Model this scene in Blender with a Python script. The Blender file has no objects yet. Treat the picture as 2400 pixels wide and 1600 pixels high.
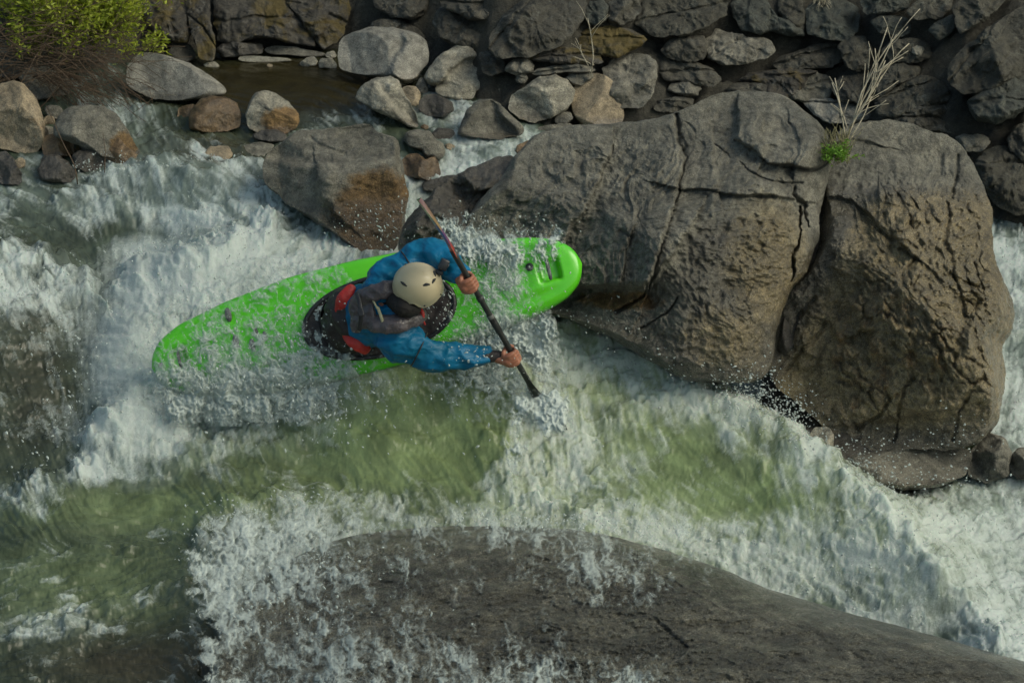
import bpy, bmesh, math, random
import numpy as np
from mathutils import Vector, Matrix
random.seed(7); RNG = np.random.default_rng(11)
sc = bpy.context.scene
COL = sc.collection

# ------------------------------------------------------------------ camera
PITCH = math.radians(23.0); DIST = 14.0; F = 6005.0
C = np.array([0.0, -DIST*math.cos(PITCH), DIST*math.sin(PITCH)])
FW = np.array([0.0, math.cos(PITCH), -math.sin(PITCH)])
UP = np.array([0.0, math.sin(PITCH), math.cos(PITCH)])
RT = np.array([1.0, 0.0, 0.0])
def W(px, py, t):
    px = np.asarray(px, float); py = np.asarray(py, float); t = np.asarray(t, float)
    d = FW + RT*((px-1200)/F)[..., None] + UP*((800-py)/F)[..., None]
    return C + d*t[..., None]
def proj(P):
    v = P - C
    t = v @ FW
    return 1200 + F*(v @ RT)/t, 800 - F*(v @ UP)/t, t
def on_z(px, py, z):
    d = FW + RT*((px-1200)/F) + UP*((800-py)/F)
    return C + d*((z - C[2])/d[2])

# ------------------------------------------------------------------ noise
_perm = RNG.permutation(1024)
_g3 = RNG.normal(size=(1024, 3)); _g3 /= np.linalg.norm(_g3, axis=1)[:, None]
def perlin3(P):
    P = P.astype(np.float32)
    i = np.floor(P).astype(np.int32); f = P - i
    u = f*f*f*(f*(f*6-15)+10)
    out = np.zeros(P.shape[:-1], np.float32)
    for a in (0, 1):
        for b in (0, 1):
            for c in (0, 1):
                h = _perm[(_perm[(_perm[(i[..., 0]+a) & 1023] + i[..., 1]+b) & 1023] + i[..., 2]+c) & 1023]
                g = _g3[h]
                d = g[..., 0]*(f[..., 0]-a) + g[..., 1]*(f[..., 1]-b) + g[..., 2]*(f[..., 2]-c)
                w = (u[..., 0] if a else 1-u[..., 0])*(u[..., 1] if b else 1-u[..., 1])*(u[..., 2] if c else 1-u[..., 2])
                out += (w*d).astype(np.float32)
    return out*1.5
_g2 = np.stack([np.cos(np.arange(1024)*2.399), np.sin(np.arange(1024)*2.399)], 1)
def perlin2(x, y, seed=0):
    x = x + seed*17.31; y = y + seed*7.77
    i = np.floor(x).astype(np.int32); j = np.floor(y).astype(np.int32)
    fx = x-i; fy = y-j
    u = fx*fx*fx*(fx*(fx*6-15)+10); v = fy*fy*fy*(fy*(fy*6-15)+10)
    out = 0
    for a in (0, 1):
        for b in (0, 1):
            h = _perm[(_perm[(i+a) & 1023] + j+b) & 1023]
            g = _g2[h]
            out = out + (g[..., 0]*(fx-a) + g[..., 1]*(fy-b))*(u if a else 1-u)*(v if b else 1-v)
    return out*1.5
def fbm3(P, oct=4, gain=.5):
    s = 0; a = 1
    for k in range(oct):
        s = s + a*perlin3(P*(2.03**k) + 13.7*k); a *= gain
    return s
def fbm2(x, y, oct=4, seed=0, gain=.5):
    s = 0; a = 1
    for k in range(oct):
        s = s + a*perlin2(x*2.03**k, y*2.03**k, seed+k*3); a *= gain
    return s
def worley2(x, y, seed=0):
    """domes with sharp creases between them (F1) and the crease distance (F2-F1)"""
    i = np.floor(x).astype(np.int32); j = np.floor(y).astype(np.int32)
    f1 = np.full(x.shape, 9.0); f2 = np.full(x.shape, 9.0)
    for a in (-1, 0, 1):
        for b in (-1, 0, 1):
            h = _perm[(_perm[(i+a+seed) & 1023] + j+b) & 1023]
            px = i+a+(h & 31)/32.0; py = j+b+((h >> 5) & 31)/32.0
            d = (x-px)**2+(y-py)**2
            f2 = np.where(d < f1, f1, np.minimum(f2, d)); f1 = np.minimum(f1, d)
    return np.sqrt(f1), np.sqrt(f2)
def sst(a, b, x):
    t = np.clip((x-a)/(b-a), 0, 1); return t*t*(3-2*t)

# ------------------------------------------------------------------ object helpers
def tag(o, label=None, cat=None, group=None, kind=None):
    if label: o['label'] = label
    if cat: o['category'] = cat
    if group: o['group'] = group
    if kind: o['kind'] = kind
    return o
def mesh_np(name, V, Fc, mat, parent=None, smooth=True, attrs=None):
    me = bpy.data.meshes.new(name)
    V = np.asarray(V, np.float32).reshape(-1, 3); Fc = np.asarray(Fc, np.int32)
    n = Fc.shape[1]
    me.vertices.add(len(V)); me.vertices.foreach_set('co', V.ravel())
    me.loops.add(Fc.size); me.loops.foreach_set('vertex_index', Fc.ravel())
    me.polygons.add(len(Fc))
    me.polygons.foreach_set('loop_start', np.arange(0, Fc.size, n, dtype=np.int32))
    me.polygons.foreach_set('loop_total', np.full(len(Fc), n, np.int32))
    me.update(calc_edges=True)
    me.polygons.foreach_set('use_smooth', np.full(len(Fc), smooth))
    for k, a in (attrs or {}).items():
        at = me.attributes.new(k, 'FLOAT', 'POINT'); at.data.foreach_set('value', np.asarray(a, np.float32).ravel())
    me.materials.append(mat)
    o = bpy.data.objects.new(name, me); COL.objects.link(o)
    if parent: o.parent = parent
    return o
def grid_faces(ni, nj, wrap=False):
    i = np.arange(ni-1)[:, None]; j = np.arange(nj if wrap else nj-1)[None, :]
    j2 = (j+1) % nj
    return np.stack([i*nj+j, i*nj+j2, (i+1)*nj+j2, (i+1)*nj+j], -1).reshape(-1, 4)
def empty(name, loc):
    o = bpy.data.objects.new(name, None); COL.objects.link(o); o.location = loc
    o.empty_display_size = .05
    return o
def setparent(o, p):
    bpy.context.view_layer.update()
    o.parent = p; o.matrix_parent_inverse = p.matrix_world.inverted(); return o

class MB:
    """collects simple shapes into one vertex/face list"""
    def __init__(s): s.V = []; s.T = []; s.n = 0
    def add(s, V, Fc):
        V = np.asarray(V, float).reshape(-1, 3)
        for f in Fc: s.T.append([int(q)+s.n for q in f])
        s.V.append(V); s.n += len(V)
    def tube(s, pts, rads, seg=10, flat=None, caps=True, nrm=None):
        pts = [np.asarray(p, float) for p in pts]; rings = []
        ref = np.asarray(nrm if nrm is not None else (0.31, .22, .92), float)
        n = len(pts)
        if np.isscalar(rads): rads = [rads]*n
        fl = flat if flat is not None else 1.0
        for k in range(n):
            d = pts[min(k+1, n-1)] - pts[max(k-1, 0)]; d = d/(np.linalg.norm(d)+1e-9)
            a = np.cross(d, ref); a /= (np.linalg.norm(a)+1e-9); b = np.cross(a, d)
            th = np.linspace(0, 2*math.pi, seg, endpoint=False)
            f = fl[k] if hasattr(fl, '__len__') else fl
            rings.append(pts[k] + rads[k]*(np.cos(th)[:, None]*a + np.sin(th)[:, None]*b*f))
        V = np.concatenate(rings); Fc = [list(q) for q in grid_faces(n, seg, True)]
        if caps:
            Fc.append(list(range(seg))[::-1]); Fc.append(list(range((n-1)*seg, n*seg)))
        s.add(V, Fc)
    def ell(s, c, ax, nu=20, nv=14):
        """ellipsoid; ax = three axis vectors"""
        th = np.linspace(0, math.pi, nv); ph = np.linspace(0, 2*math.pi, nu, endpoint=False)
        T, Ph = np.meshgrid(th, ph, indexing='ij')
        u = np.stack([np.sin(T)*np.cos(Ph), np.sin(T)*np.sin(Ph), np.cos(T)], -1)
        V = np.asarray(c) + u[..., 0:1]*ax[0] + u[..., 1:2]*ax[1] + u[..., 2:3]*ax[2]
        s.add(V, grid_faces(nv, nu, True))
    def limb(s, pts, rads, seg=16, flat=None, nrm=None):
        """rounded-end tube through joints, resampled smoothly"""
        P = np.array(pts, float); R = np.array(rads, float); n = len(P)
        tt = np.linspace(0, n-1, (n-1)*8+1); Q = []; RR = []
        for t in tt:
            k = min(int(t), n-2); u = t-k
            p0 = P[max(k-1, 0)]; p1 = P[k]; p2 = P[k+1]; p3 = P[min(k+2, n-1)]
            Q.append(.5*((2*p1)+(-p0+p2)*u+(2*p0-5*p1+4*p2-p3)*u*u+(-p0+3*p1-3*p2+p3)*u**3))
            RR.append(R[k]*(1-u)+R[k+1]*u)
        d0 = Q[0]-Q[1]; d0 = d0/np.linalg.norm(d0); d1 = Q[-1]-Q[-2]; d1 = d1/np.linalg.norm(d1)
        f = [(.95, .3), (.8, .6), (.5, .87)]
        pre = [Q[0]+d0*RR[0]*a for a, b in f]; prer = [RR[0]*b for a, b in f]
        post = [Q[-1]+d1*RR[-1]*a for a, b in f[::-1]]; postr = [RR[-1]*b for a, b in f[::-1]]
        s.tube(pre+Q+post, prer+RR+postr, seg, flat, True, nrm)
    def box(s, c, ax, bev=.15):
        c = np.asarray(c, float); V = []; 
        bm = bmesh.new(); bmesh.ops.create_cube(bm, size=2)
        bmesh.ops.bevel(bm, geom=list(bm.edges)+list(bm.verts), offset=bev, segments=2, profile=.5, affect='EDGES')
        bm.verts.ensure_lookup_table()
        V = [c + v.co[0]*ax[0] + v.co[1]*ax[1] + v.co[2]*ax[2] for v in bm.verts]
        Fc = [[v.index for v in f.verts] for f in bm.faces]
        bm.free(); s.add(V, Fc)
    def build(s, name, mat, parent=None, smooth=True, voxel=None, smoothit=0, disp=None):
        me = bpy.data.meshes.new(name)
        me.from_pydata(np.concatenate(s.V).tolist(), [], s.T); me.update()
        if voxel:
            o = bpy.data.objects.new('temp', me); COL.objects.link(o)
            m = o.modifiers.new('r', 'REMESH'); m.mode = 'VOXEL'; m.voxel_size = voxel
            if smoothit:
                m2 = o.modifiers.new('s', 'SMOOTH'); m2.iterations = smoothit; m2.factor = .5
            dg = bpy.context.evaluated_depsgraph_get()
            me2 = bpy.data.meshes.new_from_object(o.evaluated_get(dg))
            bpy.data.objects.remove(o); me = me2; me.name = name
            if disp:
                n = len(me.vertices); V = np.empty(n*3, np.float32); N = np.empty(n*3, np.float32)
                me.vertices.foreach_get('co', V); me.vertices.foreach_get('normal', N)
                V = V.reshape(-1, 3); N = N.reshape(-1, 3)
                V = V + N*disp(V)[:, None]
                me.vertices.foreach_set('co', V.ravel()); me.update()
        for p in me.polygons: p.use_smooth = smooth
        me.materials.clear(); me.materials.append(mat)
        o = bpy.data.objects.new(name, me); COL.objects.link(o)
        if parent: setparent(o, parent)
        return o

# ------------------------------------------------------------------ materials
def newmat(name):
    m = bpy.data.materials.new(name); m.use_nodes = True
    nt = m.node_tree; nt.nodes.clear()
    out = nt.nodes.new('ShaderNodeOutputMaterial')
    return m, nt, out
class NT:
    def __init__(s, nt): s.nt = nt
    def n(s, typ, ins=None, **kw):
        nd = s.nt.nodes.new(typ)
        for k, v in kw.items(): setattr(nd, k, v)
        for k, v in (ins or {}).items():
            if isinstance(v, bpy.types.NodeSocket): s.nt.links.new(v, nd.inputs[k])
            else: nd.inputs[k].default_value = v
        return nd
    def noise(s, vec, scale, detail=4, rough=.55, dist=0):
        return s.n('ShaderNodeTexNoise', {'Vector': vec, 'Scale': scale, 'Detail': detail, 'Roughness': rough, 'Distortion': dist}).outputs['Fac']
    def ramp(s, fac, stops):
        r = s.n('ShaderNodeValToRGB', {'Fac': fac}); e = r.color_ramp.elements
        while len(e) > len(stops): e.remove(e[-1])
        while len(e) < len(stops): e.new(1)
        for q, (p, c) in zip(e, stops):
            q.position = p; q.color = (c, c, c, 1) if np.isscalar(c) else (*c, 1)
        return r.outputs['Color']
    def mix(s, fac, a, b, mode='MIX'):
        m = s.n('ShaderNodeMix', data_type='RGBA', blend_type=mode)
        for k, v in ((0, fac), (6, a), (7, b)):
            if isinstance(v, bpy.types.NodeSocket): s.nt.links.new(v, m.inputs[k])
            elif k == 0: m.inputs[k].default_value = v
            else: m.inputs[k].default_value = (*v, 1) if not np.isscalar(v) else (v, v, v, 1)
        return m.outputs[2]
    def math(s, op, a, b=0.0, c=0.0, clamp=False):
        m = s.n('ShaderNodeMath', operation=op, use_clamp=clamp)
        for k, v in enumerate((a, b, c)):
            if isinstance(v, bpy.types.NodeSocket): s.nt.links.new(v, m.inputs[k])
            else: m.inputs[k].default_value = v
        return m.outputs[0]
    def attr(s, name): return s.n('ShaderNodeAttribute', attribute_name=name).outputs['Fac']
    def pos(s): return s.n('ShaderNodeNewGeometry').outputs['Position']
    def bump(s, h, strength, dist, nrm=None):
        b = s.n('ShaderNodeBump', {'Height': h, 'Strength': strength, 'Distance': dist})
        if nrm: s.nt.links.new(nrm, b.inputs['Normal'])
        return b.outputs['Normal']
def simple(name, col, rough=.5, spec=.5, metal=0, bumps=None, vary=.15, vscale=30, coat=0, sss=0):
    m, nt, out = newmat(name); q = NT(nt); p = q.pos()
    v = q.noise(p, vscale, 4)
    c = q.mix(q.ramp(v, [(.3, 0), (.7, 1)]), tuple(x*(1-vary) for x in col), tuple(min(1, x*(1+vary)) for x in col))
    b = q.n('ShaderNodeBsdfPrincipled', {'Base Color': c, 'Roughness': rough, 'Metallic': metal, 'Specular IOR Level': spec, 'Coat Weight': coat})
    if sss:
        b.inputs['Subsurface Weight'].default_value = sss; b.inputs['Subsurface Scale'].default_value = .01
    if bumps:
        nt.links.new(q.bump(q.noise(p, bumps[0], 4), bumps[1], bumps[2]), b.inputs['Normal'])
    nt.links.new(b.outputs[0], out.inputs[0])
    return m
def rockmat(name, ca, cb, cl=(.30, .30, .27), lich=.5, rough=.75, bump=1.0, moss=(.06, .05, .01), mossamt=0.0, stripe=0.0):
    m, nt, out = newmat(name); q = NT(nt); p = q.pos()
    big = q.noise(p, 2.2, 5, .6, .5)
    c = q.mix(q.ramp(big, [(.35, 0), (.65, 1)]), ca, cb)
    med = q.noise(p, 14, 6, .7)
    c = q.mix(1.0, c, q.ramp(med, [(.3, .45), (.5, 1.0), (.72, 1.6)]), 'MULTIPLY')
    # lichen speckle
    li = q.noise(p, 9, 8, .8, 1.0)
    c = q.mix(q.math('MULTIPLY', q.ramp(li, [(.54, 0), (.66, 1)]), lich), c, cl)
    if stripe:
        mp = q.n('ShaderNodeMapping', {'Vector': p, 'Scale': (2, 2, 22), 'Rotation': (.5, .5, .2)}).outputs[0]
        c = q.mix(stripe, c, q.mix(1.0, c, q.ramp(q.noise(mp, 1.6, 6, .6), [(.38, .5), (.6, 1.6)]), 'MULTIPLY'))
    sp = q.noise(p, 150, 3, .8)
    c = q.mix(1.0, c, q.ramp(sp, [(.32, .5), (.5, 1.0), (.68, 1.75)]), 'MULTIPLY')
    pit = q.noise(p, 45, 5, .7, 1.5)
    c = q.mix(1.0, c, q.ramp(pit, [(.3, .4), (.42, 1.0)]), 'MULTIPLY')
    if mossamt:
        mo = q.noise(p, 3.3, 6, .7, .6)
        c = q.mix(q.math('MULTIPLY', q.ramp(mo, [(.46, 0), (.58, 1)]), mossamt), c, q.mix(q.noise(p, 30, 3), moss, tuple(x*2.2 for x in moss)))
    st = q.attr('stain')
    stn = q.math('ADD', st, q.math('MULTIPLY', q.math('SUBTRACT', q.noise(p, 10, 5, .7), .5), .9))
    stf = q.ramp(stn, [(.42, 0), (.62, 1)])
    c = q.mix(stf, c, q.mix(1.0, c, (.92, .60, .30), 'MULTIPLY'))
    wet = q.attr('wet')
    wf = q.ramp(q.math('ADD', wet, q.math('MULTIPLY', q.math('SUBTRACT', q.noise(p, 6, 5, .7), .5), .7)), [(.4, 0), (.65, 1)])
    c = q.mix(wf, c, q.mix(1.0, c, (.62, .58, .52), 'MULTIPLY'))
    gf = q.ramp(q.math('ADD', q.attr('glint_tint'), q.math('MULTIPLY', q.math('SUBTRACT', q.noise(p, 12, 5, .7), .5), .8)), [(.35, 0), (.8, 1)])
    c = q.mix(gf, c, q.mix(1.0, c, (1.9, 1.68, 1.22), 'MULTIPLY'))  # golden glints of the wet faces put into the base colour as lighter tan
    r = q.mix(wf, (rough,)*3, q.mix(q.noise(p, 30, 3), (.10,)*3, (.36,)*3))
    b = q.n('ShaderNodeBsdfPrincipled', {'Base Color': c, 'Roughness': r, 'Specular IOR Level': .5, 'Coat Weight': q.math('MULTIPLY', wf, .75), 'Coat Roughness': .10})
    hh = q.math('ADD', q.math('MULTIPLY', q.noise(p, 22, 7, .72, .4), 1.0), q.math('MULTIPLY', q.noise(p, 90, 4, .7), .35))
    bn_ = q.bump(hh, .75*bump, .025); nt.links.new(bn_, b.inputs['Normal']); nt.links.new(bn_, b.inputs['Coat Normal'])
    nt.links.new(b.outputs[0], out.inputs[0])
    return m
RM = {
 'grey':  rockmat('grey_rock', (.112, .106, .085), (.16, .148, .118), (.26, .25, .22), .35, stripe=.3),
 'pale':  rockmat('pale_rock', (.20, .185, .145), (.27, .25, .195), (.36, .34, .29), .3, stripe=.35),
 'smooth': rockmat('smooth_grey_rock', (.165, .158, .135), (.21, .20, .17), (.3, .29, .26), .15, bump=.5),
 'tan':   rockmat('tan_rock', (.21, .165, .105), (.28, .225, .15), (.36, .31, .23), .3, bump=.7),
 'brown': rockmat('brown_rock', (.085, .055, .028), (.15, .095, .045), (.2, .15, .09), .2, rough=.35, bump=.7),
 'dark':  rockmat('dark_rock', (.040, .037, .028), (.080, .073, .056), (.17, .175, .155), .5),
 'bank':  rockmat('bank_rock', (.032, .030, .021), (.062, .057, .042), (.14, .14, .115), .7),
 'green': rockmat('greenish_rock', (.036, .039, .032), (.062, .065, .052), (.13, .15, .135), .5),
 'moss':  rockmat('mossy_rock', (.032, .028, .022), (.065, .058, .046), (.17, .16, .14), .7, moss=(.060, .042, .007), mossamt=.85),
 'soil':  rockmat('bank_soil', (.028, .026, .019), (.058, .053, .039), (.12, .115, .09), .6, bump=1.5),
 'wet':   rockmat('wet_rock', (.042, .038, .032), (.07, .062, .05), (.1, .1, .09), .3, rough=.3),
 'main':  rockmat('boulder_rock', (.108, .102, .080), (.165, .154, .122), (.27, .26, .21), .35, stripe=.3, bump=1.25),
 'slab':  rockmat('slab_rock', (.112, .114, .092), (.190, .190, .155), (.40, .40, .35), .7, stripe=.8, bump=2.0),
}

# ------------------------------------------------------------------ water level (thin-plate through measured points)
WC = [ # px, py, z
 (600,200,.50),(800,250,.49),(500,150,.50),(300,175,.50),(170,190,.50),(0,170,.5),(900,140,.5),(1100,230,.47),
 (230,260,.46),(380,300,.43),(300,340,.40),(480,350,.38),(600,370,.36),(760,290,.44),(680,330,.4),(850,300,.44),(1050,270,.44),(1150,330,.38),(1020,400,.26),(985,470,.14),(1240,330,.36),(1600,330,.25),(1900,330,.1),
 (40,430,.28),(180,420,.30),(330,400,.36),(450,420,.36),(560,430,.33),(120,500,.20),(260,530,.15),(360,570,.10),(520,540,.24),(640,470,.30),(700,540,.24),(800,590,.18),(880,570,.14),(940,570,.12),
 (0,600,.20),(120,640,.12),(250,640,.06),(440,620,.22),(600,640,.20),(750,640,.14),
 (60,750,.05),(180,800,-.08),(300,780,.04),(60,950,-.22),(180,980,-.3),(300,920,-.1),(60,1120,-.40),(120,1200,-.42),
 (450,900,-.16),(600,960,-.2),(800,900,-.02),(950,850,.07),(1100,860,.06),(1180,850,.06),(900,960,-.12),(1050,1000,-.2),(750,1030,-.27),(500,1050,-.3),(300,1100,-.36),
 (1000,1120,-.36),(750,1150,-.42),(300,1220,-.48),(60,1260,-.48),(450,1230,-.46),(520,1180,-.40),(700,1190,-.42),(100,1400,-.58),(300,1400,-.58),(100,1550,-.66),(350,1570,-.68),(480,1330,-.50),(520,1500,-.58),(1000,1180,-.43),
 (1290,725,.13),(1400,755,.08),(1500,805,.02),(1600,875,-.05),(1750,965,-.14),(1900,1050,-.23),(2050,1160,-.34),(2200,1340,-.5),(2330,1500,-.64),(2420,1600,-.72),
 (1790,915,-.46),(1870,975,-.52),(1690,870,-.36),(1600,825,-.24),(1500,765,-.12),(1990,1085,-.60),(1250,850,.02),(1400,950,-.14),(1300,1050,-.28),(1600,1060,-.28),(1500,1180,-.44),(1750,1200,-.46),(1300,1220,-.5),(1900,1300,-.56),(1700,1330,-.64),(2000,1420,-.7),(2200,1480,-.75),
 (2380,545,-.05),(2380,700,-.18),(2390,850,-.32),(2390,1000,-.46),(2250,1140,-.60),(2100,1150,-.62),(2330,1200,-.64),(2300,1350,-.74),(2390,1450,-.80),(1950,1050,-.5),(2000,950,-.4),
 (1200,600,.1),(1500,600,-.02),(1900,700,-.2),(2100,800,-.3),
 (900,1700,-.9),(1800,1800,-1.0),(100,1800,-.85),(2700,1700,-1.0),(-300,1200,-.5),(-300,500,.2),(2700,900,-.45),(-300,1700,-.8),
]
def tps_fit(XY, Z, lam=.0015):
    d = np.linalg.norm(XY[:, None]-XY[None], axis=-1); K = np.where(d > 0, d*d*np.log(d+1e-12), 0)
    n = len(XY); Pm = np.c_[np.ones(n), XY]
    A = np.block([[K+lam*np.eye(n), Pm], [Pm.T, np.zeros((3, 3))]])
    s = np.linalg.solve(A, np.r_[Z, 0, 0, 0])
    return XY, s[:n], s[n:]
def tps_eval(m, x, y):
    XY, w, a = m
    out = a[0] + a[1]*x + a[2]*y
    for (cx, cy), wi in zip(XY, w):
        d2 = (x-cx)**2 + (y-cy)**2 + 1e-12
        out = out + wi*.5*d2*np.log(d2)
    return out
_wp = np.array([on_z(a, b, z) for a, b, z in WC])
WT = tps_fit(_wp[:, :2], _wp[:, 2])
def wz(x, y):
    return np.clip(tps_eval(WT, x, y), -1.2, .52)
# bank: rises beyond the shoreline
SH = np.array([on_z(a, b, z)[:2] for a, b, z in ((-600,215,.5),(0,215,.5),(150,185,.5),(330,158,.5),(500,140,.5),(780,135,.5),(1000,175,.48),(1150,262,.45),(1300,298,.4),(1450,300,.36),(1900,330,.2),(2330,500,0),(2420,520,-.03),(3000,560,-.1))])
def bankz(x, y):
    yb = np.interp(x, SH[:, 0], SH[:, 1]); 
    d = y - yb
    return np.where(d > 0, .85*np.minimum(d, 4)+.0, d*1.2) + np.interp(x, [-5, 0, 2, 5], [.42, .42, .2, -.1])
def ground_hit(px, py):
    t = np.linspace(10, 24, 700)
    P = W(np.full(700, float(px)), np.full(700, float(py)), t)
    g = np.maximum(wz(P[:, 0], P[:, 1]), bankz(P[:, 0], P[:, 1]))
    k = np.argmax(P[:, 2] < g)
    return t[k]

# ------------------------------------------------------------------ rocks
def seg_dist(px, py, poly):
    """signed distance in pixels to a polyline (+ right of its direction)"""
    best = np.full(px.shape, 1e9); sg = np.zeros(px.shape)
    for (ax, ay), (bx, by) in zip(poly[:-1], poly[1:]):
        dx, dy = bx-ax, by-ay; L = dx*dx+dy*dy
        t = np.clip(((px-ax)*dx+(py-ay)*dy)/L, 0, 1)
        qx = px-(ax+t*dx); qy = py-(ay+t*dy); d = np.hypot(qx, qy)
        m = d < best; best = np.where(m, d, best); sg = np.where(m, np.sign(dx*qy-dy*qx), sg)
    return best, sg
ROCKROOTS = []
def rock(name, label, mat, outline, thick=None, lean=.45, seed=0, t0=None, cuts=4, cen=None, group=None, amp=1.0,
         cracks=(), steps=(), fields=None, cell=2.6, prof=2.6, wetrow=None, stain=None, dt=0.0, cat='rock', back=1.0, sink=0, cutlo=.35, smoothout=True, wetfn=None, glint_tint_fn=None):
    rs = np.random.default_rng(seed*31+7)
    O = np.array(outline, float)
    cx, cy = cen if cen else ((O[:, 0].min()+O[:, 0].max())/2, (O[:, 1].min()+O[:, 1].max())/2)
    ang = np.arctan2(O[:, 1]-cy, O[:, 0]-cx); rad = np.hypot(O[:, 0]-cx, O[:, 1]-cy)
    # radius by ray / outline intersection
    ext = max(np.ptp(O[:, 0]), np.ptp(O[:, 1])); mn = min(np.ptp(O[:, 0]), np.ptp(O[:, 1]))
    nt_ = int(np.clip(math.pi*ext/cell, 40, 1100)); nr = int(np.clip(ext*.5/cell, 14, 420))
    th = np.linspace(0, 2*math.pi, nt_, endpoint=False)
    R = np.zeros(nt_)
    A = O - [cx, cy]; B = np.roll(A, -1, axis=0)
    for k in range(len(A)):
        e = B[k]-A[k]
        den = np.cos(th)*e[1]-np.sin(th)*e[0]
        den = np.where(abs(den) < 1e-9, 1e-9, den)
        r = (A[k][0]*e[1]-A[k][1]*e[0])/den
        s = (A[k][0]*np.sin(th)-A[k][1]*np.cos(th))/den
        ok = (r > 0) & (s >= -1e-6) & (s <= 1+1e-6)
        R = np.where(ok, np.maximum(R, r), R)
    R = np.where(R == 0, rad.mean(), R)
    if True:
        w = max(1, int(nt_*(.010 if smoothout else .003)))
        for _ in range(2): R = sum(np.roll(R, k) for k in range(-w, w+1))/(2*w+1)
    base_t = t0 if t0 is not None else ground_hit(cx, min(O[:, 1].max(), 1590)-sink)
    m2p = F/base_t
    hx = mn/m2p/2
    T = thick if thick else hx*.95
    tc = base_t + T*.35 + dt
    rho = np.sin(np.linspace(0, 1, nr)*math.pi/2)**.9; rho[0] = .002
    RHO, TH = np.meshgrid(rho, th, indexing='ij'); RR = R[None, :]
    u = RHO*RR*np.cos(TH); v = RHO*RR*np.sin(TH)
    h = T*(1-RHO**prof)**(1/1.9)
    # planar cuts facet the dome
    for k in range(cuts):
        a = rs.uniform(0, 2*math.pi); sl = rs.uniform(.35, 1.3); off = rs.uniform(cutlo, .85)
        pl = T*off*1.15 - sl*((u*math.cos(a)+v*math.sin(a))/m2p - rs.uniform(-.1, .35)*ext/2/m2p)*(T/(ext/2/m2p))
        s = T*.045
        hh = np.clip(.5+.5*(pl-h)/s, 0, 1)
        h = pl*(1-hh)+h*hh - s*hh*(1-hh)
    h = np.maximum(h, 0)
    px = cx+u; py = cy+v
    P = W(px, py, np.full(px.shape, tc))
    sd = rs.uniform(0, 100, 3)
    size = ext/m2p
    n1 = fbm3(P*(2.2/size)+sd, 3); n2 = fbm3(P*(7/size)+sd, 4, .55)
    edge = 1-RHO**6
    h = h + (n1*.10*T + n2*.045*T)*amp*(edge*.8+.2)
    wob = (7*fbm3(P*6+sd, 3) + 2.5*fbm3(P*30+sd, 2)) if (cracks or steps) else 0
    for poly, wpx, dep in cracks:
        d, _ = seg_dist(px+wob, py+wob*.6, poly)
        wv = wpx*(.6+.8*np.clip(.5+perlin3(P*5+3), 0, 1))
        h = h - dep*np.exp(-(d/wv)**2)
    for poly, wpx, dep, reach in steps:
        d, sg = seg_dist(px+wob, py+wob*.6, poly)
        h = h + dep*np.tanh(sg*d/wpx)*np.exp(-(d/reach)**2)*edge
    if fields is not None: h = h + fields(px, py, P)*edge
    lift = (cy-py)/m2p
    t = tc + lean*lift - h
    Pf = W(px, py, t)
    # back half
    rb = rho[::-1][::max(1, nr//14)]; 
    RB, TB = np.meshgrid(rb[1:], th, indexing='ij')
    ub = RB*RR*np.cos(TB); vb = RB*RR*np.sin(TB)
    hb = T*back*(1-RB**2.6)**.5
    Pb = W(cx+ub, cy+vb, tc+lean*(-vb/m2p)+hb)
    # small true displacement on the silhouette
    V = np.concatenate([Pf, Pb], 0)
    ctr = W(cx, cy, tc)
    dv = V-ctr; dn = dv/(np.linalg.norm(dv, axis=-1, keepdims=True)+1e-9)
    sc_ = (fbm3(V*9+sd, 4, .6)*.010 + fbm3(V*(5/size)+sd, 3)*.012*size)*amp
    V = V + dn*sc_[..., None]
    ni = V.shape[0]
    PX, PY, _ = proj(V)
    wr = wetrow if wetrow is not None else O[:, 1].max()-.18*np.ptp(O[:, 1])
    wet = np.clip((PY-wr)/(.12*np.ptp(O[:, 1])+8)*.5+.5, 0, 1)
    if wetfn: wet = np.maximum(wet, wetfn(PX, PY))
    glint_tint = glint_tint_fn(PX, PY) if glint_tint_fn else np.zeros(PX.shape)
    stn = stain(PX, PY) if stain else np.zeros(PX.shape)
    o = mesh_np(name, V, grid_faces(ni, nt_, True)[:, ::-1], RM[mat], attrs={'wet': wet, 'stain': stn, 'glint_tint': glint_tint})
    # move origin to the rock's base
    lo = np.array([ctr[0], ctr[1], V[..., 2].min()])
    me = o.data; co = np.empty(len(me.vertices)*3, np.float32); me.vertices.foreach_get('co', co)
    co = co.reshape(-1, 3)-lo; me.vertices.foreach_set('co', co.ravel().astype(np.float32)); o.location = lo
    me.update()
    tag(o, label, cat, group)
    return o
def sc1(pts): return [(x/2.352, y/2.352) for x, y in pts]
def sc2(pts): return [(700+x/2.352, y/2.352) for x, y in pts]
def sc3(pts): return [(1400+x/2.352, y/2.352) for x, y in pts]
def sc5(pts): return [(1200+x/1.96, 400+y/1.96) for x, y in pts]
def blob(x0, y0, x1, y1, seed=0, k=9, rot=0, ir=.16):
    rs = np.random.default_rng(seed+500); cx, cy = (x0+x1)/2, (y0+y1)/2
    out = []
    for i in range(k):
        a = 2*math.pi*(i+rs.uniform(-.25, .25))/k
        q = rs.uniform(1-ir, 1+ir*.6)
        c, s = math.cos(a), math.sin(a)
        e = (abs(c)**2.6+abs(s)**2.6)**(-1/2.6)
        x = c*e*q*(x1-x0)/2; y = s*e*q*(y1-y0)/2
        out.append((cx+x*math.cos(rot)-y*math.sin(rot), cy+x*math.sin(rot)+y*math.cos(rot)))
    return out
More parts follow.
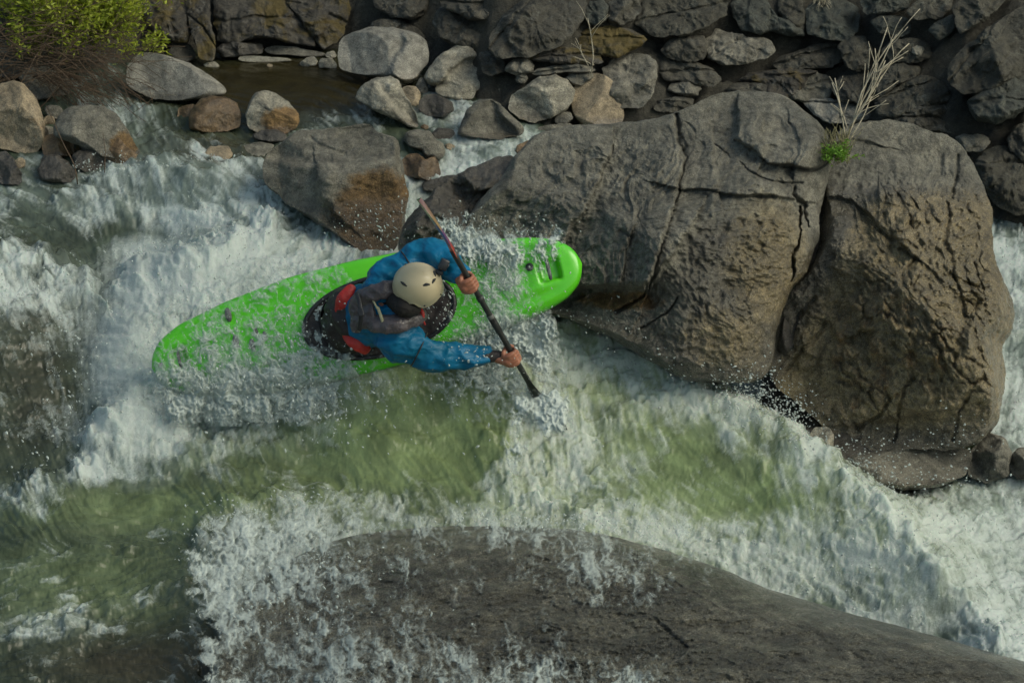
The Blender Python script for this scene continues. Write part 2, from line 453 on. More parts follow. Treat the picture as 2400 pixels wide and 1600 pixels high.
# ------------------------------------------------------------------ boulders in and beside the stream
def reg(cx, cy, rx, ry, amt=1.0):
    return lambda x, y: amt*np.clip(1.35-np.hypot((x-cx)/rx, (y-cy)/ry), 0, 1)
rock('boulder', 'long grey boulder leaning to the left at the upstream end of the dark pool', 'smooth',
     sc1([(700,470),(692,430),(700,370),(740,310),(790,290),(860,292),(940,312),(1050,350),(1130,400),(1200,445),(1250,495),(1245,522),(1150,548),(1000,560),(850,548),(750,505)]), seed=1, cuts=3, amp=.6, lean=.6)
rock('boulder', 'biggest smooth blocky grey boulder at the far right end of the dark pool', 'smooth',
     sc2([(215,300),(225,220),(300,180),(400,150),(520,150),(640,180),(700,220),(718,280),(715,350),(650,440),(600,470),(480,440),(300,405),(225,380)]), seed=2, cuts=3, amp=.5, lean=.5,
     steps=[(sc2([(560,150),(600,240),(530,330),(500,450)]), 5, -.03, 60)])
rock('boulder', 'two-toned boulder with a pale slanting face just right of the biggest smooth boulder', 'pale',
     sc2([(690,430),(720,370),(800,290),(870,250),(920,240),(960,265),(990,310),(1005,360),(1018,440),(1010,490),(960,530),(800,490),(720,470)]), seed=3, cuts=5, steps=[(sc2([(1000,300),(900,350),(800,440)]), 5, .05, 50)])
rock('boulder', 'low flat-topped pale stone in front of the two-toned boulder', 'pale', sc2([(750,480),(790,440),(880,437),(950,455),(975,500),(960,545),(880,562),(790,540),(755,510)]), seed=4, cuts=2)
rock('boulder', 'small rounded pale stone wedged against the front of the biggest smooth boulder', 'pale', sc2([(488,400),(500,372),(535,360),(575,375),(600,430),(605,468),(560,480),(510,440)]), seed=5, cuts=1, amp=.6)
rock('boulder', 'pale leaning boulder with diagonal grain at the lip of the small falls', 'pale',
     sc2([(310,545),(330,500),(360,465),(430,425),(500,418),(545,440),(570,500),(610,560),(650,640),(665,705),(600,695),(500,645),(400,600)]), seed=6, cuts=4, lean=.5,
     steps=[(sc2([(420,430),(470,520),(560,620),(650,690)]), 5, .04, 40)])
rock('boulder', 'rounded tan stone tucked behind the pale leaning boulder with diagonal grain', 'tan', sc2([(560,490),(600,470),(650,478),(672,520),(668,580),(650,608),(600,590),(575,540)]), seed=7, cuts=1, amp=.5, dt=.1)
rock('rock', 'little triangular dark stone between the biggest smooth boulder and the flat-topped stone', 'grey', sc2([(645,480),(675,430),(705,450),(720,500),(700,520),(660,510)]), seed=8)
rock('rock', 'dark wet rock with water sliding over it behind the narrow chute', 'wet', sc2([(660,560),(700,520),(770,522),(850,560),(860,610),(800,650),(700,640),(665,610)]), seed=9, cuts=2)
rock('boulder', 'broad brown-green mound of a boulder beside the narrow white channel', 'main',
     sc2([(870,740),(890,680),(930,600),(990,550),(1060,545),(1110,570),(1150,620),(1210,670),(1248,710),(1230,745),(1100,765),(960,760)]), seed=10, cuts=4,
     steps=[(sc2([(1100,560),(1120,640),(1210,740)]), 6, -.05, 60)])
rock('boulder', 'pale lumpy boulder left of the upright tan boulder', 'pale',
     sc2([(1155,560),(1180,520),(1260,470),(1330,425),(1420,412),(1480,440),(1520,500),(1518,560),(1480,600),(1400,650),(1300,680),(1220,660),(1165,610)]), seed=11, cuts=5, lean=.4)
rock('boulder', 'upright tan boulder like a thumb standing beside the pale lumpy boulder', 'tan',
     sc2([(1500,490),(1540,470),(1580,430),(1640,402),(1700,420),(1750,470),(1780,540),(1795,640),(1780,700),(1680,712),(1560,690),(1505,620)]), seed=12, cuts=3, amp=.6, lean=.3)
rock('boulder', 'dim grey boulder behind the pale lumpy boulder', 'grey', sc2([(1010,500),(1030,430),(1100,405),(1190,410),(1250,440),(1270,500),(1200,560),(1120,570),(1020,560)]), seed=13, dt=.15)
rock('rock', 'small pale flat rock at the foot between pale lumpy and upright tan boulders', 'grey', sc2([(1410,650),(1440,620),(1500,615),(1520,650),(1480,680),(1420,680)]), seed=14)
rock('rock', 'thin flat slab lying at the water edge below the pale lumpy boulder', 'grey', sc2([(1310,705),(1400,685),(1500,678),(1520,705),(1440,730),(1330,730)]), seed=15)
rock('boulder', 'olive rounded cobble midstream above the narrow cascade', 'main', sc2([(578,770),(590,730),(650,712),(720,725),(760,770),(800,790),(808,850),(780,885),(700,870),(680,830),(600,805)]), seed=16, cuts=2, amp=.6)
rock('boulder', 'dark brown wet rock in the narrow cascade right of the brown-stained block', 'brown', sc2([(560,900),(600,850),(660,845),(700,880),(745,862),(780,900),(785,960),(740,1000),(640,985),(570,960)]), seed=17, cuts=4)
rock('rock', 'small wet dark stone at the foot of the narrow cascade', 'wet', sc2([(680,1010),(760,980),(860,960),(900,985),(860,1040),(760,1060),(690,1050)]), seed=18, cuts=3)
rock('rock', 'tiny brown pebble rock in the white water beside the grained boulder', 'brown', sc2([(670,700),(690,682),(715,690),(718,712),(690,718)]), seed=19)
rock('rock', 'orange-brown sliver of rock behind the olive cobble', 'tan', sc2([(800,800),(830,790),(865,800),(862,822),(815,824)]), seed=20)
rock('rock', 'pinkish brown rock tip poking over the left shoulder of the giant cracked boulder', 'brown', sc2([(1190,840),(1210,800),(1260,775),(1310,778),(1300,840),(1230,860)]), seed=21)
rock('rock', 'wet rock patch under the thin falls behind the olive cobble', 'wet', sc2([(720,740),(770,705),(850,712),(870,740),(830,770),(760,775)]), seed=22)
rock('boulder', 'block-shaped midstream boulder with a dark top and brown-stained lower face', 'main',
     sc1([(1452,1010),(1450,950),(1462,880),(1485,825),(1530,800),(1590,755),(1640,725),(1740,718),(1850,700),(1940,685),(2020,678),(2060,700),(2090,740),(2150,750),(2190,765),(2202,850),(2230,950),(2248,1080),(2238,1180),(2230,1240),(2200,1330),(2170,1400),(2080,1420),(2000,1400),(1850,1300),(1700,1200),(1550,1100)]),
     seed=23, cuts=3, thick=.42, lean=.55, cen=(790,430), wetrow=470, stain=reg(890, 510, 120, 125, 1.15), sink=40,
     steps=[(sc1([(1500,880),(1700,900),(1900,880),(2100,870),(2200,800)]), 7, .05, 70), (sc1([(1750,1000),(1760,1080),(1830,1150)]), 6, -.04, 50), (sc1([(1990,690),(1860,700),(1850,760),(1960,790)]), 4, .03, 40)],
     cracks=[(sc1([(1700,750),(1760,800),(1900,850)]), 4, .02)])
rock('boulder', 'wet orange-brown rounded boulder splitting the stream under the leaning grey boulder', 'brown', sc1([(1040,650),(1060,590),(1110,545),(1180,530),(1260,540),(1310,570),(1332,630),(1320,700),(1250,725),(1120,730),(1050,710)]), seed=24, cuts=3, amp=.8, wetrow=600)
rock('rock', 'thin wet brown shoulder of rock beside the orange-brown boulder in the white water', 'brown', sc1([(975,650),(985,600),(1030,572),(1080,565),(1070,640),(1040,700),(990,690)]), seed=25, dt=.05)
rock('boulder', 'tan boulder with a peaked top standing at the pool outlet', 'pale', sc1([(1350,640),(1370,570),(1410,510),(1460,495),(1530,520),(1600,570),(1640,620),(1650,670),(1640,710),(1570,745),(1450,740),(1370,710)]), seed=26, cuts=4, stain=reg(665,285,60,35,1.1))
rock('rock', 'low dark wet rock under the peaked tan boulder', 'wet', sc1([(1385,745),(1440,720),(1520,715),(1580,740),(1570,780),(1500,790),(1420,775)]), seed=27)
rock('boulder', 'tall egg-shaped tan boulder standing at the left edge of the picture', 'tan', sc1([(-60,600),(-40,500),(0,460),(60,447),(120,460),(180,520),(225,600),(250,700),(245,790),(210,840),(120,850),(0,820),(-60,740)]), seed=28, cuts=4, lean=.35, wetrow=420, stain=reg(80,300,60,60,.4))
rock('boulder', 'wide olive-brown boulder behind the bare twigs on the left bank', 'main', sc1([(300,700),(320,640),(380,590),(480,575),(580,590),(650,630),(690,700),(740,780),(780,850),(730,890),(640,880),(560,870),(500,830),(380,780),(300,750)]), seed=29, cuts=4, lean=.6, stain=reg(290,345,40,45,.9))
for k, (lab, mt, pts) in enumerate([
 ('brown rock leaning on the foot of the egg-shaped boulder', 'brown', [(230,810),(250,750),(300,738),(350,750),(410,790),(405,850),(330,870),(240,860)]),
 ('wet reddish rock below at the water line left', 'wet', [(205,930),(240,860),(320,852),(380,890),(415,960),(400,1010),(300,1010),(215,990)]),
 ('flat dark rock at the water line right of the reddish rock', 'wet', [(400,860),(430,825),(500,822),(560,845),(580,890),(560,940),(470,950),(410,920)]),
 ('dark rock in the bottom left corner of the left bank', 'wet', [(-40,900),(-20,840),(30,830),(80,880),(120,960),(120,1010),(40,1020),(-40,990)]),
 ('little round cobble right of the egg-shaped boulder', 'tan', [(238,670),(260,640),(290,650),(300,680),(270,702),(245,695)]),
 ('rounded cobble above the little round cobble on the left bank', 'grey', [(240,600),(270,580),(330,585),(355,620),(330,660),(270,655)]),
 ('pale cobble squeezed behind the foot of the egg-shaped boulder', 'pale', [(215,730),(245,695),(290,700),(305,740),(260,765),(220,765)]),
 ('small yellowish cobble between dark rocks at the left water line', 'tan', [(85,890),(110,865),(140,880),(138,920),(100,930)]),
 ('small grey cobble row piece under the olive-brown boulder', 'grey', [(430,800),(460,780),(510,785),(545,800),(530,840),(460,835)]),
 ('upright small cobble under the olive-brown boulder', 'grey', [(530,800),(545,772),(575,780),(580,830),(550,850),(530,830)]),
 ('narrow brown rock hugging the right foot of the olive-brown boulder', 'brown', [(570,860),(590,770),(640,745),(690,800),(770,860),(730,900),(640,905)]),
 ('rock behind the egg-shaped boulder under the dry twigs', 'grey', [(100,420),(150,370),(230,360),(310,400),(330,480),(280,560),(200,560),(140,500)]),
 ('pale sun-bleached rock half hidden by dry twigs at the left edge', 'pale', [(-30,250),(0,220),(80,205),(170,210),(200,250),(120,290),(0,300)]),
 ('dull rock under the dry twigs above the white stream', 'grey', [(230,440),(280,400),(360,420),(400,470),(380,520),(290,540),(240,500)]),
 ('dark rock behind the twigs at the top left water line', 'dark', [(-60,330),(20,290),(160,290),(260,330),(280,390),(150,430),(0,430),(-60,400)])]):
    rock('rock', lab, mt, sc1(pts), seed=40+k, group='stones piled on the left bank')
for k, (lab, mt, pts) in enumerate([
 ('small pale stone alone in the far end of the dark pool', 'pale', [(1120,360),(1140,342),(1180,340),(1210,360),(1205,378),(1140,376)]),
 ('tiny orange pebble breaking the surface of the dark pool', 'tan', [(1465,360),(1485,350),(1505,358),(1500,370),(1470,370)]),
 ('pale cone-shaped stone at the pool edge beside the biggest smooth boulder', 'pale', [(1650,350),(1690,320),(1730,308),(1750,340),(1740,368),(1670,370)]),
 ('pale square stone in the pile at the pool edge', 'pale', [(1750,345),(1770,320),(1830,318),(1860,345),(1855,378),(1760,378)]),
 ('pale round stone topmost in the pile at the pool edge', 'pale', [(1790,315),(1800,285),(1840,282),(1855,312),(1830,325)]),
 ('flat pale ledge along the far water line of the pool', 'pale', [(1310,330),(1330,305),(1420,312),(1600,322),(1640,338),(1500,345),(1340,342)]),
 ('layered pale ledge stepping up under the mossy overhang', 'grey', [(1440,275),(1500,252),(1600,255),(1720,280),(1800,290),(1790,312),(1650,312),(1500,300)]),
 ('dark boulder in shade at the foot of the cliff by the bush', 'dark', [(920,300),(950,240),(1010,225),(1060,250),(1080,310),(1040,350),(960,345)]),
 ]):
    rock('rock', lab, mt, sc1(pts), seed=60+k, cell=2)
rock('rock', 'drowned tan rock showing through shallow water left of the brown-stained block', 'tan', sc1([(1110,870),(1160,810),(1260,805),(1290,850),(1250,905),(1150,915)]), seed=70, dt=.12, lean=1.2)
rock('rock', 'drowned olive rock touching the upper left corner of the brown-stained block', 'main', sc1([(1290,860),(1340,800),(1440,780),(1520,795),(1480,860),(1380,890)]), seed=71, dt=.12, lean=1.2)

# ------------------------------------------------------------------ the two giant boulders
def crinkle(x, y, P, m, s=1.0, ax=.62, amp=.05):
    """slanting scallops: rounded knobs with sharp creases between them"""
    c, sn = math.cos(ax), math.sin(ax)
    a = (x*c+y*sn); b = (-x*sn+y*c)
    wx = fbm2(a/90, b/90, 3, 5); wy = fbm2(a/90, b/90, 3, 6)
    f1, f2 = worley2((a+30*wx)*s/58, (b+26*wy)*s/27, 3)
    g1, g2 = worley2((a+14*wy)*s/24, (b+14*wx)*s/13, 9)
    n3 = fbm2(a*s/14, b*s/9, 3, 15)
    big = sst(-.3, .5, fbm2(a/120, b/70, 2, 44))
    return m*amp*(.80*(1-1.5*f1**2)*(.35+.65*big) - .22*np.exp(-((f2-f1)/.12)**2)*big + .24*(1-1.5*g1**2) + .10*n3)
MA = [(1080,640),(1085,560),(1110,490),(1165,432),(1200,372),(1262,318),(1330,300),(1400,292),(1480,285),(1560,270),(1605,262),(1645,232),(1700,217),(1760,211),(1810,214),(1850,228),(1888,255),(1925,285),(1940,310),(1946,345),(1950,385),(1940,430),(1925,480),(1930,540),(1900,600),(1885,640),(1850,690),(1825,745),(1812,810),(1810,890),(1740,900),(1600,890),(1450,800),(1300,745),(1150,700)]
def fieldA(x, y, P):
    m = np.clip(1.5-np.hypot((x-1800)/130, (y-640)/190), 0, 1)
    h = crinkle(x, y, P, m, 1.9, .2, .040)
    # flat slabs lean differently: gentle planes
    h = h + .10*np.tanh((x-1330)/160)*np.clip((y-250)/300, 0, 1)
    h = h - .16*sst(660, 700, y+.02*(x-1300))*sst(1620, 1480, x)       # undercut at the water line
    h = h + .03*fbm3(P*3.2, 4)
    w3 = fbm3(P*2.6+5, 3)[..., None]*.25
    r1_ = 1-np.abs(fbm3((P+w3)*np.array([5., 5., 3.4])+21, 4))*2.2
    h = h + .022*r1_ + .012*(1-np.abs(fbm3(P*17+3, 3))*2.2)
    return h
rock('boulder', 'giant grey boulder with long diagonal cracks behind the bow of the kayak', 'main', MA, cen=(1500,520), seed=80, thick=.55, lean=.62, cuts=8, cutlo=.6, prof=3.0, wetfn=reg(1760,680,190,230,1.0), t0=13.9, cell=2.2, wetrow=760,
     fields=fieldA, back=.9, stain=reg(1450,705,140,30,.8), glint_tint_fn=lambda x, y: np.maximum(reg(1800,620,110,170,1.0)(x, y), reg(1700,790,120,90,.8)(x, y)),  # last argument: warm highlights painted on the lower right faces
     cracks=[([(1587,272),(1589,332),(1606,374),(1592,440),(1565,520),(1540,617),(1526,655),(1506,691),(1445,727)], 3.5, 0.081),
             ([(1431,332),(1423,374),(1402,425),(1372,489),(1338,531),(1321,565)], 2.0, 0.034),
             ([(1604,442),(1664,446),(1706,459),(1749,459),(1808,461)], 2.5, 0.057),
             ([(1727,327),(1766,349),(1804,383),(1859,393),(1902,402),(1936,380)], 3.0, 0.057),
             ([(1672,340),(1723,370),(1770,408),(1812,425),(1885,430)], 2.0, 0.034),
             ([(1880,485),(1876,540),(1859,595),(1857,660)], 3.0, 0.092),
             ([(1590,700),(1560,740),(1505,770)], 3.0, 0.057),
             ([(1455,540),(1485,560),(1470,590),(1460,640)], 2.5, 0.034),
             ([(1865,440),(1855,455),(1890,480),(1895,530)], 3.0, 0.057)],
     steps=[([(1587,272),(1589,332),(1606,374),(1592,440),(1565,520),(1540,617),(1526,655)], 4.2, 0.052, 95),
            ([(1431,332),(1423,374),(1402,425),(1372,489),(1338,531),(1321,565)], 2.9, 0.043, 80),
            ([(1732,255),(1727,327),(1766,349),(1804,383),(1859,391),(1902,400),(1936,374)], 3.8, -0.067, 110),
            ([(1604,442),(1706,459),(1808,461),(1880,470)], 3.4, -0.038, 70),
            ([(1623,519),(1591,574),(1570,617),(1535,665)], 2.9, 0.048, 50),
            ([(1672,340),(1680,400),(1685,440)], 2.9, 0.024, 50),
            ([(1328,675),(1404,670),(1506,675),(1530,650)], 2.5, -0.048, 50),
            ([(1860,300),(1870,340),(1865,385)], 2.5, -0.028, 50), ([(1790,300),(1800,340),(1790,380)], 3.4, 0.024, 40), ([(1480,560),(1470,600),(1455,650)], 2.5, 0.028, 40)])
MBp = [(1952,330),(1945,305),(1985,297),(2030,282),(2080,278),(2140,290),(2200,310),(2240,326),(2268,352),(2288,395),(2310,435),(2330,495),(2326,560),(2330,610),(2345,650),(2370,695),(2377,745),(2370,780),(2345,805),(2356,850),(2352,890),(2353,960),(2330,1010),(2295,1040),(2230,1052),(2100,1062),(1965,1066),(1950,1020),(1890,965),(1850,925),(1800,885),(1806,800),(1820,735),(1850,680),(1885,630),(1912,575),(1925,510),(1925,440),(1945,380)]
def fieldB(x, y, P):
    line = 400+ .55*(2150-x)
    m = sst(-30, 90, y-np.where(x > 2060, 395+.0*x, line+ (0)))*sst(1985, 2060, x+ (y-560)*.25)
    m2 = sst(650, 760, y)*(1-m)
    f = sst(1, 0, np.clip((y-780)/260, 0, 1))
    h = crinkle(x, y, P, m*(.45+.55*f), 1.0, .86, .095) + crinkle(x, y, P, np.maximum(m2, .5*m), 2.2, .3, .024)
    h = h - .10*sst(960, 1010, y)                                       # undercut foot
    h = h + .18*np.exp(-((x-2140)/170.)**2)*sst(300, 500, y)
    h = h + .03*fbm3(P*3.0+9, 3)
    w3 = fbm3(P*2.6+5, 3)[..., None]*.25
    r1_ = 1-np.abs(fbm3((P+w3)*np.array([5., 5., 3.4])+21, 4))*2.2
    h = h + .022*r1_ + .012*(1-np.abs(fbm3(P*17+3, 3))*2.2)
    return h
rock('boulder', 'giant scalloped brown boulder on the right with a bare branch growing from its top', 'main', MBp, cen=(2110,660), seed=81, thick=.62, lean=.55, cuts=8, cutlo=.6, prof=2.6, wetfn=lambda x, y: .9*sst(330, 520, y), t0=13.95, cell=2.2, wetrow=990, glint_tint_fn=lambda x, y: .95*sst(380, 520, y)*sst(1120, 900, y)*sst(1940, 2080, x+.5*(y-500)),  # warm highlights painted across most of the scalloped face
     fields=fieldB, back=.9, stain=lambda x, y: .42*np.clip(1.5-np.hypot((x-2080)/260, (y-820)/220), 0, 1),
     cracks=[([(1944,463),(1995,472),(2033,502),(2063,540),(2118,582)], 3.9, 0.040), ([(2246,361),(2242,404),(2235,463)], 4.4, 0.040),
             ([(1930,757),(1904,798),(1873,834),(1848,869)], 5, 0.03), ([(2144,890),(2120,915),(2108,971),(2093,1038)], 3.9, 0.040),
             ([(2277,915),(2251,966),(2231,1028)], 3.3, 0.040), ([(2085,935),(2060,975),(2010,1000)], 5.0, 0.040), ([(1910,700),(1870,740),(1850,800)], 4.4, 0.040),
             ([(2225,480),(2215,560),(2235,640),(2260,740)], 4.4, 0.050), ([(2290,520),(2280,600),(2310,690)], 3.9, 0.040)],
     steps=[([(1990,300),(2060,320),(2110,380),(2105,420)], 3.6, 0.018, 60), ([(1960,300),(1990,330),(2050,340)], 2.7, -0.024, 50),
            ([(1944,463),(1995,472),(2033,502),(2063,540),(2118,582)], 4.0, -0.030, 60), ([(1960,1000),(2100,985),(2350,930)], 3.6, -0.030, 60)])
rock('boulder', 'dark rock filling the shadowed gap between the two giant boulders', 'wet', [(1885,520),(1905,440),(1940,400),(1990,420),(1990,560),(1950,650),(1890,760),(1850,860),(1815,830),(1830,720),(1870,620)], seed=82, t0=14.15, thick=.25, lean=.5)
rock('boulder', 'dark low rocks sloping to the water left of the giant cracked boulder', 'wet',
     [(930,600),(935,560),(955,520),(985,480),(1015,450),(1050,425),(1095,395),(1140,378),(1200,360),(1225,395),(1200,440),(1150,480),(1120,560),(1120,640),(1000,650)], cen=(1080,500), seed=83, t0=14.0, thick=.3, lean=.7, cuts=7, cutlo=.2, amp=1.5, fields=lambda x, y, P: .03*(1-np.abs(fbm3(P*4, 5))*2.2) + .015*(1-np.abs(fbm3(P*14, 3))*2),
     steps=[([(1000,470),(1060,500),(1110,540)], 6, .05, 50), ([(1075,410),(1110,450),(1180,440)], 6, -.05, 50)])
rock('rock', 'shelf of brown rock under the foot of the scalloped boulder beside the lower pool', 'main', sc5([(1480,1300),(1600,1290),(1700,1275),(1900,1262),(2050,1250),(2112,1290),(2090,1400),(1950,1450),(1800,1470),(1640,1460),(1520,1400)]), seed=84, t0=13.6, thick=.3, lean=1.0, cuts=3, wetrow=1125)
rock('rock', 'brown wet rock at the right foot of the scalloped boulder', 'main', sc5([(2100,1290),(2190,1200),(2260,1220),(2300,1300),(2280,1400),(2180,1440),(2095,1400)]), seed=85, t0=13.7, wetrow=1150, thick=.25, lean=.9)
rock('rock', 'dark brown rock cut by the right edge of the picture at the lower pool', 'main', sc5([(2270,1330),(2320,1280),(2400,1260),(2450,1330),(2430,1410),(2320,1420)]), seed=86, t0=13.7, thick=.2, lean=.9)
rock('rock', 'small pale splashed stone at the lower tip of the scalloped boulder', 'pale', sc5([(1350,1230),(1390,1180),(1450,1175),(1482,1210),(1475,1280),(1400,1275)]), seed=87, t0=13.6, thick=.12, cuts=4)
rock('rock', 'dark wet wedge of rock between the tongue of water and the scalloped boulder', 'wet', [(1790,870),(1850,900),(1960,1000),(2080,1080),(2150,1150),(2000,1150),(1870,1050),(1780,950)], seed=88, t0=13.8, thick=.25, lean=1.0)

